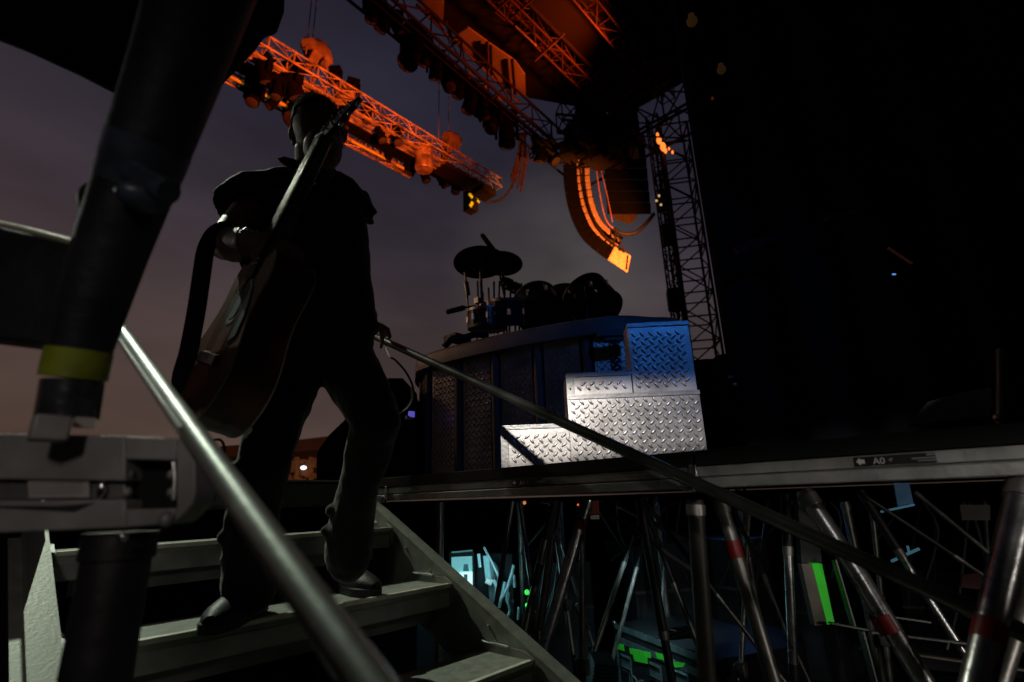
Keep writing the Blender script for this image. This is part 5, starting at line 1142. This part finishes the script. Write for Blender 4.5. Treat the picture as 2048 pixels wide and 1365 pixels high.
b = MB(); b.lathe(gp(.335, 0, -.0008), -GB, [(.062, 0), (.062, .0006), (.050, .0007), (.049, .0002)], 40); b.build('rosette', mat('rosette_dark', (.05, .03, .02), .6, spec=.1), gu)
b = MB(); b.lathe(gp(.335, 0, -.0018), -GB, [(.048, 0), (.048, .0008), (.001, .0009)], 40); b.build('sound_hole', mat('hole_dark', (.004, .003, .003), .9), gu)
b = MB(); b.hexa([gp(.155, -.080, -.010), gp(.155, .080, -.010), gp(.180, .075, -.010), gp(.180, -.075, -.010), gp(.150, -.085, 0), gp(.150, .085, 0), gp(.185, .08, 0), gp(.185, -.08, 0)]); b.build('bridge', mat('ebony', (.012, .010, .009), .4), gu)
b = MB(); b.prism([gp(a, w_, -.002) for a, w_ in ((.26, .055), (.22, .085), (.24, .125), (.30, .115), (.35, .085), (.38, .06), (.34, .058), (.30, .06))], -GB*.0015); b.build('pickguard', mat('pickguard', (.008, .006, .006), .55, 0, .2, 10, spec=.1), gu)
b = MB(); b.hexa([gp(.48, -.028, 0), gp(.48, .028, 0), gp(.86, .022, 0), gp(.86, -.022, 0), gp(.46, -.022, .045), gp(.46, .022, .045), gp(.86, .017, .020), gp(.86, -.017, .020)]); b.tube([gp(.50, 0, .018), gp(.86, 0, .010)], [.021, .018], 14); b.build('neck', gneck, gu)
b = MB(); b.hexa([gp(.40, -.028, -.008), gp(.40, .028, -.008), gp(.865, .022, -.008), gp(.865, -.022, -.008), gp(.40, -.028, -.0005), gp(.40, .028, -.0005), gp(.865, .022, -.0005), gp(.865, -.022, -.0005)])
fb = b.build('fretboard', mat('fretboard', (.02, .015, .012), .75, spec=.15), gu, bevel=.001)
b = MB()
for k_ in range(18):
    a = .865-(.865-.215)*(1-2**(-(k_+1)/12)); h_ = .028-(a-.40)*.0129; b.tube([gp(a, -h_, -.0086), gp(a, h_, -.0086)], .0012, 6)
b.build('frets', chrome, fb)
hd_ = lambda a, w_, b_: gp(.865, 0, -.002) + (GA*(a*cos(.26))+GB*(a*sin(.26)*.7) + GW*w_ + GB*b_)*gs
b = MB(); b.prism([hd_(a, w_, 0) for a, w_ in ((0, -.022), (.02, -.034), (.16, -.037), (.172, -.030), (.168, 0), (.172, .030), (.16, .037), (.02, .034), (0, .022))], GB*.016); hs = b.build('headstock', gwood, gu, bevel=.002)
for sd_ in (-1, 1):
    for k_ in range(3):
        a = .045+.045*k_
        b = MB(); b.tube([hd_(a, sd_*.024, -.012), hd_(a, sd_*.024, 0)], .0032, 8); b.tube([hd_(a, sd_*.036, .008), hd_(a, sd_*.050, .008)], .003, 8); b.ball(hd_(a, sd_*.056, .008), (.009, .005, .007), Matrix((GA, GB, GW)).transposed(), 12, 8); b.build('tuning_peg', chrome, hs)
b = MB(); b.box(gp(.866, 0, -.009), (.005, .046, .006), Matrix((GA, GW, GB)).transposed()); b.build('nut', gbind, gu)
b = MB()
for k_ in range(6):
    w_ = -.0185+.0074*k_; b.tube([gp(.165, w_*1.45, -.013), gp(.865, w_, -.0125), hd_(.045+.045*(k_ % 3), (-1 if k_ < 3 else 1)*.022, -.010)], .0006, 5)
b.build('strings', mat('bronze_string', (.16, .11, .06), .4, .8), gu)
b = MB(); b.tube([gp(0, 0, .055), gp(-.012, 0, .055)], [.008, .010], 10); b.build('end_pin', chrome, gu)
b = MB(); b.prism([gp(.875, .0, -.0035)+(GA*(.008*cos(q))+GW*(.008*sin(q))) for q in [i*pi/5 for i in range(10)]], -GB*.001); b.build('orange_inlay', mat('orange_inlay', (.6, .12, .03), .4), gu)
# cable from the end pin
b = MB(); b.tube(spline([gp(-.01, .0, .055), gp(-.03, .02, .07), pv(440, 880, 1.12), pv(449, 905, 1.12), pv(440, 935, 1.15)], 5), .0028, 8); b.build('end_cable', rubber, gu)
# strap
def band(P, wd_, nrm, th=.003):
    P = spline(P, 6); b = MB(); rows = []
    for i, p in enumerate(P):
        d_ = (P[min(i+1, len(P)-1)]-P[max(i-1, 0)]).normalized(); sd = d_.cross(nrm).normalized(); n2 = sd.cross(d_)
        rows.append([b.b.verts.new(p+sd*wd_/2*a_+n2*th/2*c_) for a_, c_ in ((-1, -1), (1, -1), (1, 1), (-1, 1))])
    for i in range(len(rows)-1):
        for j in range(4): b.b.faces.new((rows[i][j], rows[i][(j+1) % 4], rows[i+1][(j+1) % 4], rows[i+1][j]))
    b.b.faces.new(rows[0]); b.b.faces.new(rows[-1]); return b
sb = band([pv(505, 540, 1.22), pv(478, 480, 1.20), pv(452, 459, 1.17), pv(428, 468, 1.16), pv(412, 498, 1.17), pv(404, 545, 1.18), pv(393, 620, 1.19), pv(378, 700, 1.20), pv(363, 770, 1.20), pv(395, 840, 1.20)], .046, H)
sb.build('strap', mat('strap_black', (.006, .006, .007), .85, 0, .2, 30, .3, 120, spec=.2), gu)
# cable held in the other hand
t = thing('guitar_cable', hr, 'thin black cable hanging in a loop from the hand on the rail', 'cable')
b = MB(); b.tube(spline([hr-Z*.02, pv(779, 712, 1.98), pv(792, 722, 1.98), pv(812, 745, 1.98), pv(825, 772, 1.98), pv(827, 795, 1.98), pv(818, 815, 1.98), pv(797, 832, 1.98)], 6), .0042, 8); b.build('cable', rubber, t)
b = MB(); b.tube(spline([pv(823, 775, 1.97), pv(823, 795, 1.97), pv(815, 812, 1.97), pv(799, 828, 1.97)], 6), .0026, 8); b.build('metal_sheath', chrome, t)
